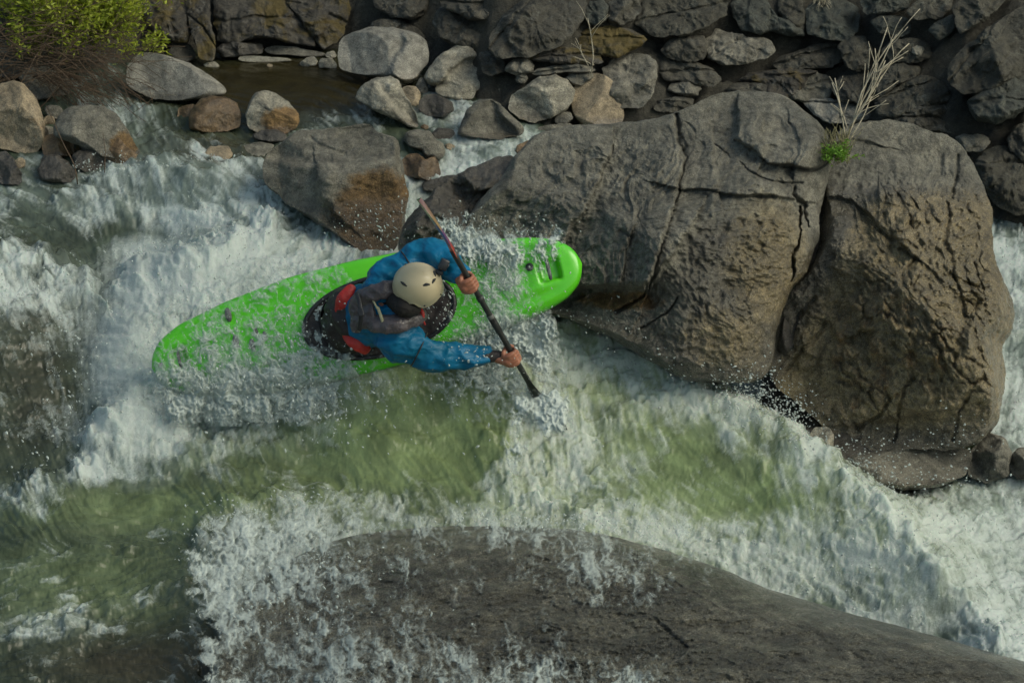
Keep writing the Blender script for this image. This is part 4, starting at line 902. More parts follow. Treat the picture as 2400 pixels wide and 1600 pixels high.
# small fittings
mb = MB()
c_ = deck_pt(.885, .032, .0); th = np.linspace(0, 2*math.pi, 25)
mb.tube([c_-nk*.01, c_+nk*.010, c_+nk*.012], [.021, .021, .015], 24, nrm=e1)
o = mb.build('drain_plug', BLACK, kay); 
mb = MB(); mb.tube([c_+nk*.012, c_+nk*.0145], [.006, .005], 12, nrm=e1); o2 = mb.build('plug_centre', STEEL, o)
mb = MB(); c_ = deck_pt(.925, 0, -.008); mb.limb([c_-e2*.05+e1*.0, c_-e2*.025+nk*.012, c_+e2*.025+nk*.012, c_+e2*.05], [.009, .011, .011, .009], 12); mb.build('grab_handle', GREYM, kay)
mb = MB(); c_ = deck_pt(.07, 0, -.004); mb.limb([c_-e2*.04, c_-e2*.02+nk*.012, c_+e2*.02+nk*.012, c_+e2*.04], [.008, .009, .009, .008], 12); mb.build('grab_handle', BLACK, kay)
for s0, a0, ln in ((.205, .02, .075), (.240, -.02, .07), (.272, .012, .05), (.20, .17, .08), (.255, .045, .045)):
    mb = MB(); c_ = deck_pt(s0, a0, .002)
    th = np.linspace(0, 2*math.pi, 16, endpoint=False)
    mb.tube([c_-nk*.003, c_+nk*.002], [.5*ln, .46*ln], 16, nrm=e1, flat=.45); mb.build('deck_patch', GREYM, kay)
mb = MB(); c_ = deck_pt(.025, .0, .0); mb.tube([c_-nk*.006, c_+nk*.003], [.013, .011], 14, nrm=e1); mb.build('stern_plug', BLACK, kay)
# cockpit rim
sc_, la, sa = .535, .40, .205
def cock(th, k=1.0, lift=0.0, sc0=sc_):
    s = sc0 + la*k*math.cos(th)/KL; a = sa*k*sp_(math.sin(th), .92)
    a = float(np.clip(a, -.23, .28))
    return deck_pt(s, a-.035, lift)
rim = [cock(t, 1, .02) for t in np.linspace(0, 2*math.pi, 73)]
mb = MB(); mb.tube(rim, .014, 10, caps=False, nrm=nk); mb.build('cockpit_rim', BLACK, kay)

# ------------------------------------------------------------------ paddler
SKIN = simple('skin', (.33, .13, .075), .5, vary=.12, vscale=40, sss=.08, bumps=(120, .15, .004))
m, nt, out = newmat('blue_nylon'); q = NT(nt); p = q.pos()
bc = q.mix(q.ramp(q.noise(p, 5, 3), [(.35, 0), (.65, 1)]), (.001, .11, .20), (.001, .14, .30))
b = q.n('ShaderNodeBsdfPrincipled', {'Base Color': bc, 'Roughness': .45, 'Specular IOR Level': .3})
fold = q.n('ShaderNodeMapping', {'Vector': p, 'Scale': (1, 1, 1.8), 'Rotation': (.3, .5, .2)}).outputs[0]
nt.links.new(q.bump(q.math('ADD', q.noise(fold, 9, 2, .4, 1.0), q.math('MULTIPLY', q.noise(p, 45, 3), .04)), .5, .04), b.inputs['Normal'])
nt.links.new(b.outputs[0], out.inputs[0]); BLUE = m
VEST = simple('grey_vest_nylon', (.085, .070, .074), .33, vary=.25, vscale=16, bumps=(18, .5, .03))
DARKC = simple('dark_neoprene', (.022, .016, .015), .6, vary=.3, bumps=(40, .4, .01))
RED = simple('red_fabric', (.42, .022, .016), .5, bumps=(25, .4, .02))
HAIR = simple('brown_hair', (.045, .022, .012), .6, vary=.5, vscale=80, bumps=(160, .8, .01))
HELM = simple('cream_shell', (.56, .47, .30), .38, vary=.06, vscale=5, bumps=(300, .04, .002), coat=.15)
CAMB = simple('camera_black', (.03, .03, .034), .35)
per = empty('person', Vector(Q(815, 742, .05)))
tag(per, 'person in blue jacket, grey vest and cream helmet leaning out of the green kayak', 'person')
# paddle geometry (needed by the hands)
pA = Q(1103, 661, .64); pB = Q(1203, 833, .38)
pd = pB-pA; pd /= np.linalg.norm(pd)
def on_paddle(px, py):
    """point of the shaft line seen at that height of the picture"""
    s = np.linspace(-1.6, 1.6, 3000); L = pA + s[:, None]*pd
    _, yy, _ = proj(L); return L[np.argmin(abs(yy-py))]
hd_ = Q(980, 672, .56)                      # head centre
hu = RT*.22 + UP*.50 + (-FW)*.84; hu /= np.linalg.norm(hu)
hf = RT*.93 - UP*.22 - (-FW)*.12; hf -= hu*(hf@hu); hf /= np.linalg.norm(hf)
hs = np.cross(hu, hf)
if hs @ UP > 0: hs = -hs                    # hs = the person's right = down in the picture
Ls, Le, Lw = Q(893, 668, .42), Q(1004, 598, .40), Q(1072, 636, .57)
Rs, Re, Rw = Q(925, 790, .42), Q(1017, 834, .40), Q(1158, 835, .38)
pel, wai, che, nec = Q(800, 752, .10), Q(832, 745, .24), Q(885, 732, .38), Q(935, 712, .46)
def hand(mb, wr, grip, toward, thumb_dir):
    """five fingers closed round the shaft at 'grip'; the back of the hand faces 'toward'"""
    a = pd*thumb_dir                                   # along the shaft, index side
    o_ = toward - a*(toward@a); o_ /= np.linalg.norm(o_)      # palm centre lies this way from the shaft
    t_ = np.cross(a, o_)
    wd = wr-grip; wd -= a*(wd@a)
    if wd @ t_ < 0: t_ = -t_                            # t_ = toward the wrist side
    rs = .017
    pc = grip + o_*(rs+.016) + t_*.012
    mb.limb([wr, wr*.45+(pc+t_*.03)*.55, pc+t_*.018], [.026, .025, .026], 14, flat=1.0)
    # palm slab across four knuckles
    for k, off in enumerate((.031, .010, -.011, -.031)):
        kn = grip + a*off + o_*(rs+.013) - t_*.014
        mb.limb([pc+t_*.030+a*off*.6, pc+a*off*.95+o_*.003, kn], [.015, .0165, .0125], 10)
        fl = (.96, 1.05, 1.0, .82)[k]; fr = (.0102, .0106, .0100, .0088)[k]
        pts = []
        for j, an in enumerate(np.linspace(10, 235, 8)*fl):
            r_ = math.radians(an); rr = rs+.009+ (.003 if j in (2, 5) else 0)
            pts.append(grip + a*(off*(1-.03*j)) + o_*(math.cos(r_)*rr) - t_*(math.sin(r_)*rr))
        mb.limb([kn]+pts, [fr*1.12]+[fr*(1.05-.03*j) for j in range(8)], 10)
    tp = [pc+t_*.022+a*.026, pc+t_*.020+a*.046-o_*.010, grip+a*.052+t_*.020-o_*.006, grip+a*.046+t_*.006-o_*(rs+.010), grip+a*.036-t_*.010-o_*(rs+.012)]
    mb.limb(tp, [.015, .014, .0125, .0115, .010], 10)
body = MB()
# head, face and neck
body.ell(hd_, [hf*.098, hs*.078, hu*.118])
body.ell(hd_+hf*.035-hu*.055, [hf*.062, hs*.056, hu*.062])           # jaw
body.limb([hd_+hf*.092-hu*.000, hd_+hf*.112-hu*.024, hd_+hf*.100-hu*.034], [.010, .014, .012], 10)   # nose
for s_ in (-1, 1):
    body.ell(hd_+hs*s_*.079-hf*.005-hu*.018, [hf*.018, hs*.009, hu*.031], 12, 8)    # ear
    body.ell(hd_+hs*s_*.032+hf*.088+hu*.012, [hf*.012, hs*.022, hu*.006], 12, 8)    # brow
    body.ell(hd_+hs*s_*.040+hf*.072-hu*.032, [hf*.024, hs*.026, hu*.024], 12, 8)    # cheek
body.ell(hd_+hf*.092-hu*.060, [hf*.008, hs*.024, hu*.006], 12, 8)      # lips
body.ell(hd_+hf*.090-hu*.071, [hf*.008, hs*.020, hu*.006], 12, 8)
body.ell(hd_+hf*.082-hu*.094, [hf*.020, hs*.024, hu*.018], 12, 8)      # chin
body.limb([hd_-hu*.06-hf*.01, nec], [.058, .062], 18)
body.limb([nec, che, wai, pel], [.09, .15, .14, .15], 20, flat=.8, nrm=nk)
body.limb([nec, Ls, Le, Lw], [.06, .055, .042, .028], 14); body.limb([nec, Rs, Re, Rw], [.06, .055, .042, .028], 14)
hand(body, Lw, pA, (-FW)*.75+UP*.25-RT*.35, -1)
hand(body, Rw, pB, (-FW)*.8-RT*.25-UP*.1, -1)
body.limb([pel, Q(930, 722, -.04), Q(1050, 690, -.12)], [.11, .09, .07], 14); body.limb([pel, Q(940, 790, -.06), Q(1060, 750, -.12)], [.11, .09, .07], 14)
ob = body.build('body', SKIN, per, voxel=.0042, smoothit=3)
for s_ in (-1, 1):
    mb = MB(); mb.ell(hd_+hs*s_*.031+hf*.086-hu*.004, [hf*.010, hs*.012, hu*.010], 14, 10); mb.build('eye', simple('eye', (.5, .48, .45), .1) if s_ < 0 else bpy.data.materials['eye'], ob)
# hair at the nape and temples
mb = MB(); mb.ell(hd_-hf*.030-hu*.030, [hf*.085, hs*.088, hu*.095]); mb.ell(hd_-hf*.055-hu*.085, [hf*.055, hs*.066, hu*.055])
mb.limb([hd_-hf*.03-hu*.09, hd_-hf*.075-hu*.125, hd_-hf*.10-hu*.15], [.05, .045, .03], 14)
mb.build('hair', HAIR, per, voxel=.006, smoothit=2, disp=lambda V: .004*perlin3(V*np.array([60, 60, 200]))+.003*perlin3(V*120))
# jacket
def wr_(V):
    n = fbm3(V*np.array([9, 9, 13])+3, 3)
    return (.014*(1-np.abs(fbm3(V*np.array([6, 6, 9])+1, 2))*2.2) + .004*(1-np.abs(n)*2) - .006).astype(np.float32)
jk = MB()
jk.limb([nec+(wai-nec)*.05, che, wai, pel*.5+wai*.5], [.105, .165, .160, .165], 24, flat=.80, nrm=nk)
jk.limb([nec, Ls, Ls*.5+Le*.5, Le, Le*.5+Lw*.5, Lw], [.09, .098, .098, .094, .082, .062], 18)
jk.limb([nec, Rs, Rs*.5+Re*.5, Re, Re*.5+Rw*.5, Rw+(Re-Rw)*.16], [.10, .108, .098, .078, .066, .052], 18)
jk.ell(Q(915, 765, .38), [RT*.13, UP*.12, -FW*.12])
jk.build('jacket', BLUE, per, voxel=.0075, smoothit=2, disp=wr_)
# cuffs and neck gasket
for nm, a_, b_, r_ in (('cuff', Lw+(Le-Lw)*.10, Lw+(pA-Lw)*.18, .044), ('cuff', Rw+(Re-Rw)*.20, Rw+(pB-Rw)*.30, .036)):
    mb = MB(); mb.limb([a_, (a_+b_)/2, b_], [r_, r_*.93, r_*.8], 16); mb.build(nm, DARKC, per, voxel=.005, smoothit=1, disp=lambda V: .003*perlin3(V*60))
mb = MB(); mb.limb([hd_-hu*.085-hf*.03, hd_*.4+nec*.6, nec+(che-nec)*.1], [.068, .078, .092], 20); mb.limb([Q(925, 705, .55), Q(945, 718, .585), Q(966, 722, .57)], [.045, .056, .046], 16); mb.build('neck_gasket', simple('black_latex', (.008, .006, .005), .75, vary=.3), per, voxel=.006, smoothit=1, disp=lambda V: .004*perlin3(V*45))
mb = MB()
for t_ in (.28,):
    for (a0, b0, r0) in ((Ls, Le, .103), (Rs, Re, .104)):
        mb = MB(); d_ = b0-a0; d_ /= np.linalg.norm(d_); c_ = a0+(b0-a0)*.62
        u1 = np.cross(d_, nk); u1 /= np.linalg.norm(u1); u2 = np.cross(d_, u1)
        mb.tube([c_+(math.cos(k)*u1+math.sin(k)*u2)*r0*.93 for k in np.linspace(0, 2*math.pi, 40)], .0035, 6, caps=False)
        mb.build('sleeve_seam', DARKC, per)
# life vest: back panel, side panels, two shoulder straps
vd = lambda V: (.008*(1-2*np.abs(perlin3(V*14)))+.003*perlin3(V*50)).astype(np.float32)
mb = MB()
bc_ = Q(862, 733, .50)
mb.box(Q(850, 735, .47), [(Q(872, 728, .50)-Q(822, 742, .42))*.55, (Q(852, 700, .47)-Q(858, 768, .47))*.56, nk*.036], .35)
mb.limb([Q(835, 720, .46), Q(850, 700, .50), Q(868, 692, .53)], [.04, .045, .04], 14, flat=.6, nrm=nk)
vest = mb.build('life_vest', VEST, per, voxel=.006, smoothit=6, disp=vd)
for pts, rr in (([Q(845, 700, .49), Q(870, 688, .54), Q(905, 678, .555), Q(945, 676, .50)], [.030, .040, .042, .036]),
                ([Q(868, 757, .50), Q(895, 760, .545), Q(935, 757, .555), Q(975, 743, .50), Q(988, 735, .44)], [.036, .044, .048, .042, .030])):
    mb = MB(); mb.limb(pts, rr, 16, flat=.6, nrm=nk); mb.build('shoulder_strap', VEST, vest, voxel=.005, smoothit=3, disp=vd)
mb = MB(); mb.limb([Q(886, 722, .56), Q(893, 742, .575), Q(900, 764, .565)], [.008]*3, 8, flat=.4, nrm=nk); mb.limb([Q(872, 700, .55), Q(884, 722, .56)], [.006]*2, 8)
mb.build('buckle_strap', simple('pale_webbing', (.35, .33, .2), .6), vest)
mb = MB(); mb.limb([Q(836, 688, .54), Q(843, 712, .572), Q(846, 742, .572), Q(842, 772, .53)], [.012]*4, 10, flat=.4, nrm=nk); mb.build('waist_belt', BLACK, vest)
mb = MB(); mb.box(Q(846, 732, .585), [e1*.014, e2*.020, nk*.006], .3); mb.build('buckle', BLACK, vest)
mb = MB(); mb.limb([Q(984, 726, .5), Q(990, 734, .505), Q(992, 750, .50), Q(996, 760, .49)], [.013, .012, .006, .005], 10); mb.build('zip_pull', RED, vest)
for pts, rr in (([Q(822, 676, .38), Q(806, 700, .39), Q(798, 726, .37)], [.026, .042, .034]), ([Q(826, 762, .34), Q(846, 768, .37), Q(856, 775, .37)], [.020, .024, .018]),
                ([Q(812, 786, .36), Q(834, 804, .38), Q(856, 818, .35)], [.026, .038, .032])):
    mb = MB(); mb.limb(pts, rr, 14, flat=.5, nrm=nk); mb.build('red_panel', RED, per, voxel=.006, smoothit=2, disp=lambda V: .004*perlin3(V*30))
# spray skirt: a stretched deck disc rising to the waist tube
nr_, na_ = 26, 96; Vs = np.zeros((nr_, na_, 3))
ctr = wai + (pel-wai)*.2
for i, r_ in enumerate(np.linspace(0, 1, nr_)):
    for j, t_ in enumerate(np.linspace(0, 2*math.pi, na_, endpoint=False)):
        rimp = cock(t_, 1.04, .022)
        tube = ctr + (e1*math.cos(t_)*.155 + e2*math.sin(t_)*.150)*(1+.08*math.sin(3*t_)) + nk*.02
        k_ = r_**.8
        base = tube*(1-k_)+rimp*k_ - nk*(.13*math.sin(math.pi*k_)*(1-.3*k_))*.9
        Vs[i, j] = base
lift_ = np.maximum(0, .030+0*Vs[..., 0])
s_all = ((Vs-k0)@e1)/KL; a_all = (Vs-k0)@e2; n_all = (Vs-k0)@nk
floor_ = np.interp(s_all, sv, hd)*np.maximum(0, 1-(np.abs(a_all)/np.interp(s_all, sv, hw))**2.5)**.4 + .020
Vs = Vs + nk*np.maximum(0, floor_-n_all)[..., None]
Vs = Vs + nk*(.009*(1-2*np.abs(perlin3(Vs*11))) + .004*perlin3(Vs*34))[..., None]
o = mesh_np('spray_skirt', Vs, grid_faces(nr_, na_, True), DARKC); setparent(o, per)
md = o.modifiers.new('s', 'SUBSURF'); md.levels = 1; md.render_levels = 1
mb = MB(); mb.limb([pel*.6+ctr*.4-nk*.05, ctr+nk*.03, wai+(che-wai)*.25], [.175, .168, .160], 24, flat=.85, nrm=nk); mb.build('skirt_tube', DARKC, o, voxel=.008, smoothit=2, disp=wr_)
# helmet
nv_, nu_ = 46, 96; Vh = np.zeros((nv_, nu_, 3))
for j, az in enumerate(np.linspace(0, 2*math.pi, nu_, endpoint=False)):
    ad = abs((math.degrees(az)+180) % 360-180)          # 0 = forehead, 90 = ear, 180 = nape
    low = np.interp(ad, [0, 30, 52, 66, 80, 92, 104, 116, 135, 180], [.020, .012, -.030, -.046, -.022, .004, -.020, -.052, -.060, -.052])
    for i, v_ in enumerate(np.linspace(0, 1, nv_)):
        th0 = math.acos(np.clip(low/.140, -1, 1)); th = th0*v_
        r1 = np.array([math.sin(th)*math.cos(az)*.130, math.sin(th)*math.sin(az)*.114, math.cos(th)*.128])
        fl = 1 + .035*sst(.9, 1, v_) - .02*np.exp(-((v_-.82)/.05)**2)*sst(100, 140, ad)
        Vh[i, j] = hd_ + hu*.012 - hf*.004 + hf*r1[0]*fl + hs*r1[1]*fl + hu*r1[2]
hel = mesh_np('helmet', Vh, grid_faces(nv_, nu_, True), HELM); setparent(hel, per)
md = hel.modifiers.new('t', 'SOLIDIFY'); md.thickness = .009; md.offset = -1 
md = hel.modifiers.new('s', 'SUBSURF'); md.levels = 1; md.render_levels = 1
def hp(az, th, lift=0.0):
    az = math.radians(az); th = math.radians(th)
    r1 = np.array([math.sin(th)*math.cos(az)*(.130+lift), math.sin(th)*math.sin(az)*(.114+lift), math.cos(th)*(.128+lift)])
    return hd_ + hu*.012 - hf*.004 + hf*r1[0] + hs*r1[1] + hu*r1[2]
for az, t0_, t1_ in ((20, 24, 40), (62, 24, 40), (-22, 24, 38)):
    mb = MB(); mb.limb([hp(az-13, (t0_+t1_)/2+2, -.002), hp(az, (t0_+t1_)/2, -.001), hp(az+13, (t0_+t1_)/2+2, -.002)], [.0045, .0085, .0045], 10); mb.build('vent', BLACK, hel)
mb = MB(); mb.limb([hp(128, 52, -.002), hp(140, 54, -.001), hp(150, 57, -.002)], [.004, .008, .004], 10); mb.build('vent', BLACK, hel)
for az, t_ in ((66, 94), (112, 97), (-140, 60), (20, 78)):
    mb = MB(); mb.ell(hp(az, t_, .001), [hf*.005, hs*.005, hu*.005], 12, 8); mb.build('rivet', BLACK, hel)
# action camera on its mount near the front of the helmet
c0 = hp(-24, 44, .0); cu = hu*.5+hf*.15-hs*.65; cu /= np.linalg.norm(cu); cr = np.cross(cu, hf); cr /= np.linalg.norm(cr); cf = np.cross(cr, cu)
mb = MB(); mb.box(c0+cu*.012, [cf*.020, cr*.016, cu*.012], .3); mb.limb([c0+cu*.015, c0+cu*.036], [.009, .008], 10)
mnt = mb.build('camera_mount', BLACK, hel)
mb = MB(); mb.box(c0+cu*.058+cf*.006, [cf*.022, cr*.036, cu*.028], .22); cm = mb.build('action_camera', CAMB, mnt)
mb = MB(); mb.tube([c0+cu*.062+cf*.024-cr*.012, c0+cu*.062+cf*.031-cr*.012], [.011, .010], 18); mb.build('camera_lens', simple('lens_glass', (.12, .12, .14), .1), cm)

# ------------------------------------------------------------------ paddle
pad = empty('paddle', Vector(pB)); tag(pad, 'dark kayak paddle with a tan, purple and red upper blade', 'paddle')
pJ1 = on_paddle(1060, 600); pT1 = Q(995, 464, .0)
# the upper blade runs on along the shaft line
L0 = on_paddle(0, 604); L1 = on_paddle(0, 838)
top = on_paddle(0, 463); bot = on_paddle(0, 905)
SH_M = simple('carbon_shaft', (.022, .024, .022), .4, bumps=(200, .2, .002), vary=.3)
mb = MB(); mb.tube([L0-pd*.05, L0, pA, pB, bot-pd*.02], [.015]*5, 16); shaft = mb.build('shaft', SH_M, pad)
for yy, ln, col, nm in ((745, .045, (.10, .10, .09), 'drip_ring'), (760, .10, (.018, .02, .02), 'grip_tape'), (700, .03, (.03, .03, .03), 'grip_tape')):
    c_ = on_paddle(0, yy); mb = MB(); mb.tube([c_-pd*ln/2, c_-pd*ln*.45, c_+pd*ln*.45, c_+pd*ln/2], [.0155, .0185, .0185, .0155], 16); mb.build(nm, simple(nm, col, .5), shaft)
m, nt, out = newmat('painted_blade'); q = NT(nt)
at = q.attr('along')
col = q.ramp(q.math('ADD', at, q.math('MULTIPLY', q.math('SUBTRACT', q.noise(q.pos(), 22, 4), .5), .16)), [(0, (.30, .028, .012)), (.22, (.33, .03, .02)), (.38, (.12, .028, .13)), (.52, (.14, .05, .17)), (.62, (.30, .20, .07)), (.85, (.24, .15, .10)), (1, (.17, .09, .09))])
b = q.n('ShaderNodeBsdfPrincipled', {'Base Color': col, 'Roughness': .35, 'Coat Weight': .3})
nt.links.new(b.outputs[0], out.inputs[0]); BLADE = m
def blade(name, a, b, wdir, width, mat, parent):
    ax = b-a; L = np.linalg.norm(ax); ax /= L
    wd = wdir-ax*(wdir@ax); wd /= np.linalg.norm(wd); nn_ = np.cross(ax, wd)
    n1, n2 = 40, 16; V = []; al = []
    for i in range(n1):
        s = i/(n1-1); ww = width*(np.interp(s, [0, .12, .3, .55, .8, .93, 1], [.16, .26, .62, .95, 1.0, .72, .12]))
        for j in range(n2*2):
            t = (j/(n2))*math.pi
            x = math.cos(t); y = math.sin(t)
            thk = .0035+.012*np.interp(s, [0, .5, 1], [1, .25, .05])*(1-abs(x))**1.5
            V.append(a+ax*L*s + wd*ww*x*.5 + nn_*(thk*y*(1 if s < .99 else .4) + .10*width*(1-x*x)*s*-1 + .06*L*s*s)); al.append(s)
    o = mesh_np(name, V, grid_faces(n1, n2*2, True), mat, attrs={'along': al}); setparent(o, parent); return o
blade('blade', L0-pd*.0, top, FW-np.cross(pd, FW)*.10, .19, BLADE, pad)
m2 = blade('blade', bot-pd*.10, bot+pd*.36, FW*.9-RT*.45, .19, SH_M, pad)
for o in (ob,): pass
# ------------------------------------------------------------------ spray: thin sheets of water with real holes, and drops
m, nt, out = newmat('spray_foam'); q = NT(nt); p = q.pos()
dn = q.attr('dens')
f1 = q.math('SUBTRACT', q.noise(p, 60, 5, .7, .8), .5); f2 = q.math('SUBTRACT', q.noise(p, 190, 3, .7), .5)
al = q.ramp(q.math('ADD', dn, q.math('ADD', q.math('MULTIPLY', f1, .48), q.math('MULTIPLY', f2, .16))), [(.16, 0), (.48, .30), (.75, .68), (1.0, .93)])
al = q.math('MULTIPLY', al, q.ramp(dn, [(.02, 0), (.16, 1)]))
b = q.n('ShaderNodeBsdfPrincipled', {'Base Color': (.55, .61, .57, 1), 'Roughness': .45, 'IOR': 1.33, 'Alpha': al})
nt.links.new(q.bump(q.math('ADD', q.noise(p, 40, 5, .7, .8), q.math('MULTIPLY', q.noise(p, 150, 3), .3)), .6, .02), b.inputs['Normal'])
nt.links.new(b.outputs[0], out.inputs[0]); SPRAY = m
DROP = simple('water_drop', (.60, .66, .62), .15, spec=.6, vary=.2, vscale=12)
_n = DROP.node_tree; _b = [x for x in _n.nodes if x.type == 'BSDF_PRINCIPLED'][0]; _b.inputs['Alpha'].default_value = .6
dg = bpy.context.evaluated_depsgraph_get()
from mathutils.bvhtree import BVHTree
def bvh_of(objs):
    V = []; Fc = []; n = 0
    for o in objs:
        me = o.data; co = np.empty(len(me.vertices)*3, np.float32); me.vertices.foreach_get('co', co)
        co = co.reshape(-1, 3)+np.array(o.matrix_world.translation if o.parent is None else (0, 0, 0), np.float32)
        fi = np.empty(len(me.polygons)*4, np.int32); me.polygons.foreach_get('vertices', fi) if False else me.loops.foreach_get('vertex_index', fi)
        V.append(co); Fc.append(fi.reshape(-1, 4)+n); n += len(co)
    return BVHTree.FromPolygons(np.concatenate(V).tolist(), np.concatenate(Fc).tolist())
bpy.context.view_layer.update()
def depth_map(tree, xs, ys, fallback):
    T = np.full((len(ys), len(xs)), np.nan); Cv = Vector(C)
    for j, y_ in enumerate(ys):
        for i, x_ in enumerate(xs):
            d = FW + RT*((x_-1200)/F) + UP*((800-y_)/F)
            hit = tree.ray_cast(Cv, Vector(d), 40)
            if hit[0] is not None: T[j, i] = float(np.dot(np.array(hit[0])-C, FW))
    return T
def veil(name, label, x0, x1, y0, y1, tfun, densfun, step=2.2, relief=.012, seed=0, sharp=1.0, cat='splash', lace=.0, fl=80):
    xs = np.arange(x0, x1, step); ys = np.arange(y0, y1, step)
    GX, GY = np.meshgrid(xs, ys)
    wx = fbm2(GX/42, GY/38, 3, 200+seed); wy = fbm2(GX/42, GY/38, 3, 210+seed)
    ca, sa_ = math.cos(math.radians(fl)), math.sin(math.radians(fl))
    A_ = GX*ca+GY*sa_; B_ = -GX*sa_+GY*ca                 # along / across the way the water runs
    rg = 1-np.abs(fbm2(A_/92+.8*wx, B_/42+.8*wy, 4, 220+seed))*2.7
    rg2 = 1-np.abs(fbm2(A_/34+.6*wx, B_/15+.6*wy, 3, 230+seed))*2.4
    nb = fbm2(A_/85+.4*wy, B_/46+.4*wx, 5, 240+seed)
    d = densfun(GX, GY)
    dens = (d-.5)*1.5 + .5 + sharp*(.34*nb + .22*np.maximum(rg, -1) + .17*np.maximum(rg2, -1) - .12) 
    dens = np.where(d < .02, 0, np.clip(dens, 0, 1))*sst(0, .15, d)
    T = tfun(GX, GY)
    h = relief*(nb*1.2 + .5*rg + .2*rg2)
    P = W(GX, GY, T-h)
    Fc = grid_faces(len(ys), len(xs))
    dm = dens.ravel(); keep = (dm[Fc].max(1) > .02)
    Fc = Fc[keep]
    used = np.unique(Fc); remap = np.full(dm.size, -1); remap[used] = np.arange(len(used))
    o = mesh_np(name, P.reshape(-1, 3)[used], remap[Fc][:, ::-1], SPRAY, attrs={'dens': dm[used]})
    tag(o, label, cat, kind='stuff'); return o
def gmap(rows, x0, y0, cx, cy):
    a = np.array([[int(c) for c in r] for r in rows], float)/9
    a = np.pad(a, 1)
    return lambda x, y: bil(a, (x-x0)/cx-.5+1, (y-y0)/cy-.5+1)
def deck_t(lift):
    def f(x, y):
        # plane of the deck, then its crown
        o = k0+nk*.05; d = FW + RT*((x-1200)/F)[..., None] + UP*((800-y)/F)[..., None]
        t = ((o-C)@nk)/(d@nk)
        P = C+d*t[..., None]; s = ((P-k0)@e1)/KL; a = (P-k0)@e2
        up = np.interp(s, sv, hd)*np.maximum(0, 1-np.minimum(1, np.abs(a)/(np.interp(s, sv, hw)+.01))**2.6)**.45
        return t - (up+lift-.05)/abs(float(FW@nk))
    return f
kd = gmap(["0000000037730","0023440024520","3334443023520","3344452014830","4556663137872","6777763234774","6788853002330"], 340, 540, 80, 65)
_pl = [(1203,833),(1262,908)]
_kd = kd
def kd(x, y): return _kd(x, y)*(1-np.exp(-(seg_dist(x, y, _pl)[0]/13.)**2))
veil('splash', 'white water washing thinly over the green deck of the kayak', 335, 1330, 530, 990, deck_t(.020), kd, seed=1, relief=.008, sharp=1.25, fl=65)
kd2 = gmap(["0000000025620","0000110003410","1110111002410","1122332004620","3344442126861","5676542123553","4687531001220"], 340, 540, 80, 65)
_kd2 = kd2
def kd2(x, y): return _kd2(x, y)*(1-np.exp(-(seg_dist(x, y, _pl)[0]/15.)**2))
veil('splash', 'second sheet of spray hanging just above the kayak deck', 335, 1330, 530, 1000, deck_t(.055), kd2, seed=2, relief=.015, sharp=1.35, fl=50)
# crown of water thrown up behind the bow
def cr_d(x, y):
    top = 548 - 26*np.sin((x-1040)/37.) - 22*perlin2(x/23, y*0+3, 5) - 12*perlin2(x/9, y*0, 7)
    top = top + 30*sst(1070, 1030, x) + 25*sst(1300, 1330, x)
    return sst(-10, 26, y-top)*sst(660, 590, y)*sst(1025, 1060, x)*sst(1335, 1290, x)*.72
veil('splash', 'crown of clear splashing water thrown up along the upper edge of the bow', 1020, 1340, 470, 670, lambda x, y: deck_t(.03)(x, y)-.02, cr_d, step=1.8, seed=3, relief=.03, sharp=1.7)
def cr_d2(x, y):
    return .55*np.clip(1.3-np.hypot((x-1075)/62, (y-540)/45), 0, 1)
veil('splash', 'lacy curl of water beside the raised paddle blade', 1010, 1150, 480, 600, lambda x, y: x*0+13.5, cr_d2, step=1.6, seed=4, relief=.03, sharp=2.2)
# water in front of the hull between the bow and the lower hand
def fr_d(x, y):
    l = 745+(1265-x)*.28
    return .95*sst(-50, 30, y-l)*sst(900, 830, y)*sst(1040, 1120, x)*sst(1340, 1260, x)
_pl = [(1203,833),(1262,908)]
_fr = fr_d
def fr_d(x, y): return _fr(x, y)*(1-np.exp(-(seg_dist(x, y, _pl)[0]/16.)**2))
veil('splash', 'white pile of water heaped against the hull under the bow', 1030, 1350, 690, 910, lambda x, y: deck_t(.07)(x, y)-.03, fr_d, seed=5, relief=.03)
def un_d(x, y):
    l = 905-(x-400)*.035
    return np.clip(.85*np.exp(-((y-l-35)/48.)**2)*sst(330, 420, x)*sst(860, 720, x), 0, 1)
veil('splash', 'foam streaming off the lower edge of the hull near the stern', 320, 900, 830, 1080, lambda x, y: deck_t(.05)(x, y)-.06, un_d, seed=6, relief=.03)
# curtain of water x
def cu_d(x, y):
    return np.maximum(.62*np.exp(-((x-(1222-(y-900)*.10))/26.)**2)*sst(905, 945, y)*sst(1180, 1050, y), 1.3*np.clip(1.35-np.hypot((x-1292)/48, (y-965)/58), 0, 1))
veil('splash', 'narrow curtain of water trailing below the lower paddle blade', 1150, 1375, 840, 1190, lambda x, y: 13.1-(y-900)/478*.55+x*0, cu_d, step=2, seed=7, relief=.02, sharp=1.4)
